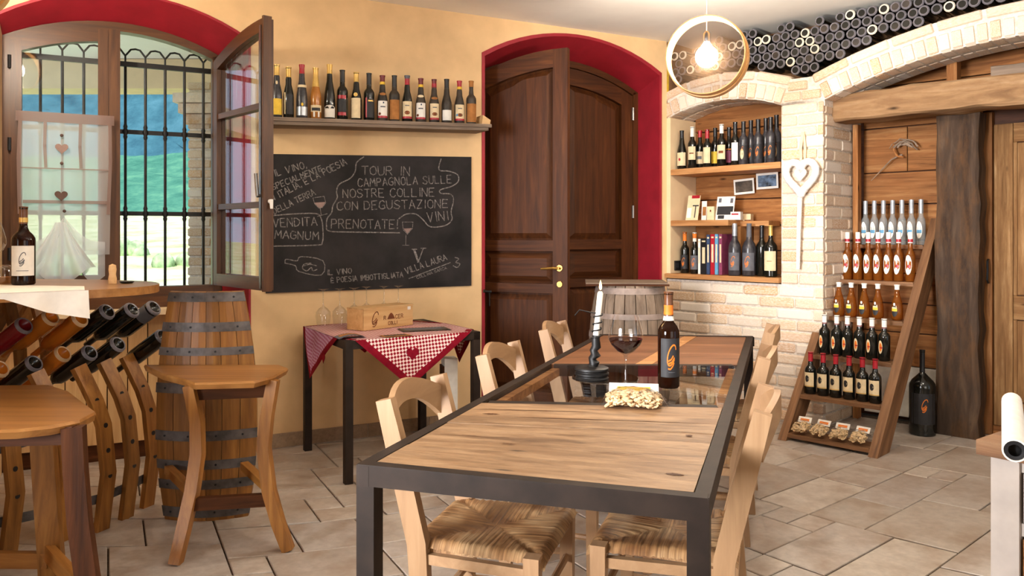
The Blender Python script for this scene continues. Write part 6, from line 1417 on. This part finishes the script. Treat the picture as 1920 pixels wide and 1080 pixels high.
for i, (px, Y, s) in enumerate([(266, 30, 1.0), (306, 44, 1.1), (344, 26, .7), (95, 22, .8), (58, 20, .7), (160, 30, .7), (433, 24, 1.0), (228, 15, .3)]):
    c_ = fl(px, HY + HC * F / Y * 1.2, 0); c_ = V((px - 960) / F * Y, Y, -.4); m = MB()
    for k in range(10): q = (rb.uniform(-s, s), rb.uniform(-s, s) * .6, rb.uniform(.2, 1.1) * s); m.ball(q, s * rb.uniform(.3, .55), 8, 6)
    o = m.build('shrub', M_['shrub'], None, frm=T(*c_), local=True, smooth=60)
    tag(o, ['pale green shrub in the sunny meadow outside, seen between the grille bars', 'shrub on the meadow outside, farther right between the bars', 'small shrub low in the right window opening outside', 'yellow-green bush outside, behind the left curtain', 'bush outside at the far left of the curtain', 'rounded shrub outside just left of the window mullion', 'leafy shrub outside, seen through the open sash', 'low green plant outside just right of the mullion'][i], 'shrub', 'shrubs in the meadow outside')
pc = at(379, 437, 6.4); bp = thing('brick_pier', 'sunlit brick porch pier outside the window', 'pier', T(pc.x, pc.y, -.45))
m = MB(); m.box(-.10, .26, 0, .34, 0, 2.95); m.build('pier_core', M_['mortar'], bp, local=True, frm=MW[bp])
k = 0; z = 0.0
while z < 2.9:
    for x0, x1 in (((-.112, .07), (.08, .272)) if k % 2 else ((-.112, .0), (.01, .272))): o = link('brick', bricks[k % 4], bp, MW[bp] @ T((x0 + x1) / 2, .07, z + .04) @ Matrix.Diagonal((x1 - x0, .17, .066, 1)))
    if True: o = link('brick', bricks[(k + 1) % 4], bp, MW[bp] @ T(-.05, .26, z + .04) @ Matrix.Diagonal((.124, .18, .066, 1)))
    z += .078; k += 1
for i, (e, zz) in enumerate(((.03, 2.62), (.06, 2.70), (.09, 2.78))): m = MB(); m.box(-.10 - e, .26 + e, -.02 - e, .34 + e, zz, zz + .075); m.build('corbel_course', M_['brick'], bp, local=True, frm=MW[bp])
m = MB(); m.box(-8, .5, 6.8, 7.1, 2.53, 2.78); o = m.build('porch_beam', M_['cream_plaster'], None); tag(o, 'pale porch beam outside above the window view', 'beam')

# ------------------------------------------------------------------ grey barrel between table and brick wall
bc_ = V(.80, 5.42, 0); gb = thing('wine_barrel', 'weathered grey wine barrel with a board on top between door and brick wall', 'barrel', T(*bc_))
HB = .955
def br(z): return .225 + .055 * (1 - ((z / HB - .5) * 2) ** 2)
for i in range(22):
    a0, a1 = 2 * math.pi * i / 22 + .012, 2 * math.pi * (i + 1) / 22 - .012; m = MB(); m.M = T(*bc_); vs = []; n = 8
    for j in range(n + 1):
        z = HB * j / n; r = br(z); vs += [(r * math.sin(a0), -r * math.cos(a0), z), (r * math.sin(a1), -r * math.cos(a1), z), ((r - .024) * math.sin(a1), -(r - .024) * math.cos(a1), z), ((r - .024) * math.sin(a0), -(r - .024) * math.cos(a0), z)]
    m.add(vs, [(j * 4 + k, j * 4 + (k + 1) % 4, j * 4 + 4 + (k + 1) % 4, j * 4 + 4 + k) for j in range(n) for k in range(4)] + [(3, 2, 1, 0), (n * 4, n * 4 + 1, n * 4 + 2, n * 4 + 3)])
    m.build('stave', M_['grey_wood'], gb, frm=T(*bc_) @ Matrix.Rotation(-math.pi / 2, 4, 'Y'))
for z, h in ((.03, .04), (.16, .035), (.30, .035), (.62, .035), (.755, .035), (.92, .04)):
    m = MB(); m.M = T(*bc_); m.lathe([(br(z - h / 2) + .0005, z - h / 2), (br(z - h / 2) + .0035, z - h / 2), (br(z + h / 2) + .0035, z + h / 2), (br(z + h / 2) + .0005, z + h / 2)], 36, close=False); m.build('hoop', M_['pale_hoop'], gb, smooth=40)
m = MB(); m.M = T(*bc_); m.lathe([(1e-6, HB - .02), (.21, HB - .02), (.21, HB - .008), (1e-6, HB - .008)], 28); m.build('barrel_head', M_['grey_wood'], gb)
M_b = T(bc_.x, bc_.y, HB + .001) @ RZ(-.08); bd_ = thing('barrel_board', 'dark-edged board lying on top of the grey barrel', 'board', M_b)
m = MB(); m.box(-.30, .235, -.22, .20, 0, .018); m.build('board', M_['grey_wood'], bd_, local=True, frm=M_b)
m = MB(); m.box(-.302, .238, -.223, -.2205, -.001, .012); m.build('dark_edge', M_['dark_oak'], bd_, local=True, frm=M_b)
# ------------------------------------------------------------------ white cabinet and paper roll at the right edge
MCb = frame((1.135, 1.945, 0), (.80, .60, 0)); cb_ = thing('cabinet', 'worn white cabinet with thick brown top at the right picture edge', 'cabinet', MCb)
MCb = frame((1.155, 1.93, 0), (.60, -.80, 0)); MW[cb_] = MCb; cb_.matrix_basis = MCb
def cbx(n, q, mt, **k): m = MB(); m.box(*q); return m.build(n, M_[mt], cb_, local=True, frm=MCb)
m = MB(); m.M = MCb; m.box(-.025, .95, -.02, .5, .765, .80); m.build('top', M_['ladder_wood'], cb_, frm=MCb)
cbx('corner_stile', (0, .062, 0, .06, 0, .763), 'white_paint'); cbx('corner_stile', (.88, .94, 0, .06, 0, .763), 'white_paint'); cbx('side_panel', (.004, .03, .06, .47, .06, .763), 'white_paint'); cbx('rear_stile', (0, .05, .47, .52 - .03, 0, .763), 'white_paint')
cbx('drawer_front', (.07, .47, .004, .024, .62, .735), 'white_paint'); cbx('drawer_front', (.48, .872, .004, .024, .62, .735), 'white_paint'); cbx('rail', (.0625, .8795, .012, .05, .735, .763), 'white_paint'); cbx('rail', (.0625, .8795, .012, .05, .585, .615), 'white_paint')
cbx('door', (.068, .47, .006, .028, .06, .58), 'old_plank'); cbx('door', (.478, .872, .006, .028, .06, .58), 'old_plank'); cbx('body', (.034, .936, .05, .47, .05, .75), 'dark_oak')
Mr = MCb @ T(.045, .0, .801 + .0255); rl = thing('paper_roll', 'rolled white paper tube lying on the brown cabinet top', 'roll', Mr)
m = MB(); p0, p1 = at(1903, 838, 1.74), at(1897, 778, 2.25); p0.z = p1.z = .8265
d_ = (p1 - p0).normalized(); MW[rl] = T(*p0); rl.matrix_basis = MW[rl]; Mx = frame(p0, d_.orthogonal(), z=d_); m.M = Mx
m.lathe([(.0215, 0), (.025, 0), (.025, (p1 - p0).length), (.0215, (p1 - p0).length), (.0215, 0)], 20, close=False); m.build('paper_tube', M_['white'], rl, smooth=40)
m = MB(); m.M = Mx; m.lathe([(.013, .002), (.0135, .002), (.0212, .0015)], 16, close=False); m.lathe([(1e-6, .03), (.0213, .03)], 16); m.build('tube_inside', M_['black'], rl)
# iron door holder, white folder behind the near left chair
u = ub(912, -.02); z = zb(546, u, -.02); m = MB(); m.M = MBK @ T(u, 0, z); m.tube([(-.035, -.05, .004), (-.01, -.05, 0), (.02, -.05, -.002)], [.012, .006, .010], 8); m.tube([(.01, -.05, 0), (.012, -.001, 0)], .006, 6); m.tube([(.012, -.045, 0), (.012, -.045, -.10)], .004, 6)
tag(m.build('door_holder', M_['black_iron'], None, frm=MBK @ T(u, 0, z), smooth=40), 'small black iron shutter holder on the wall left of the door', 'holder')
p = fl(846, 842); wf = thing('standing_folder', 'white upright folder on the floor between side table and near left chair', 'folder', T(*p) @ RZ(.3))
m = MB(); m.M = MW[wf]; m.box(-.04, .04, 0, .10, 0, .545); m.build('folder_body', M_['white'], wf); m = MB(); m.M = MW[wf]; m.box(-.05, -.0405, .002, .098, .02, .5); m.build('folder_spine', M_['dark_oak'], wf)
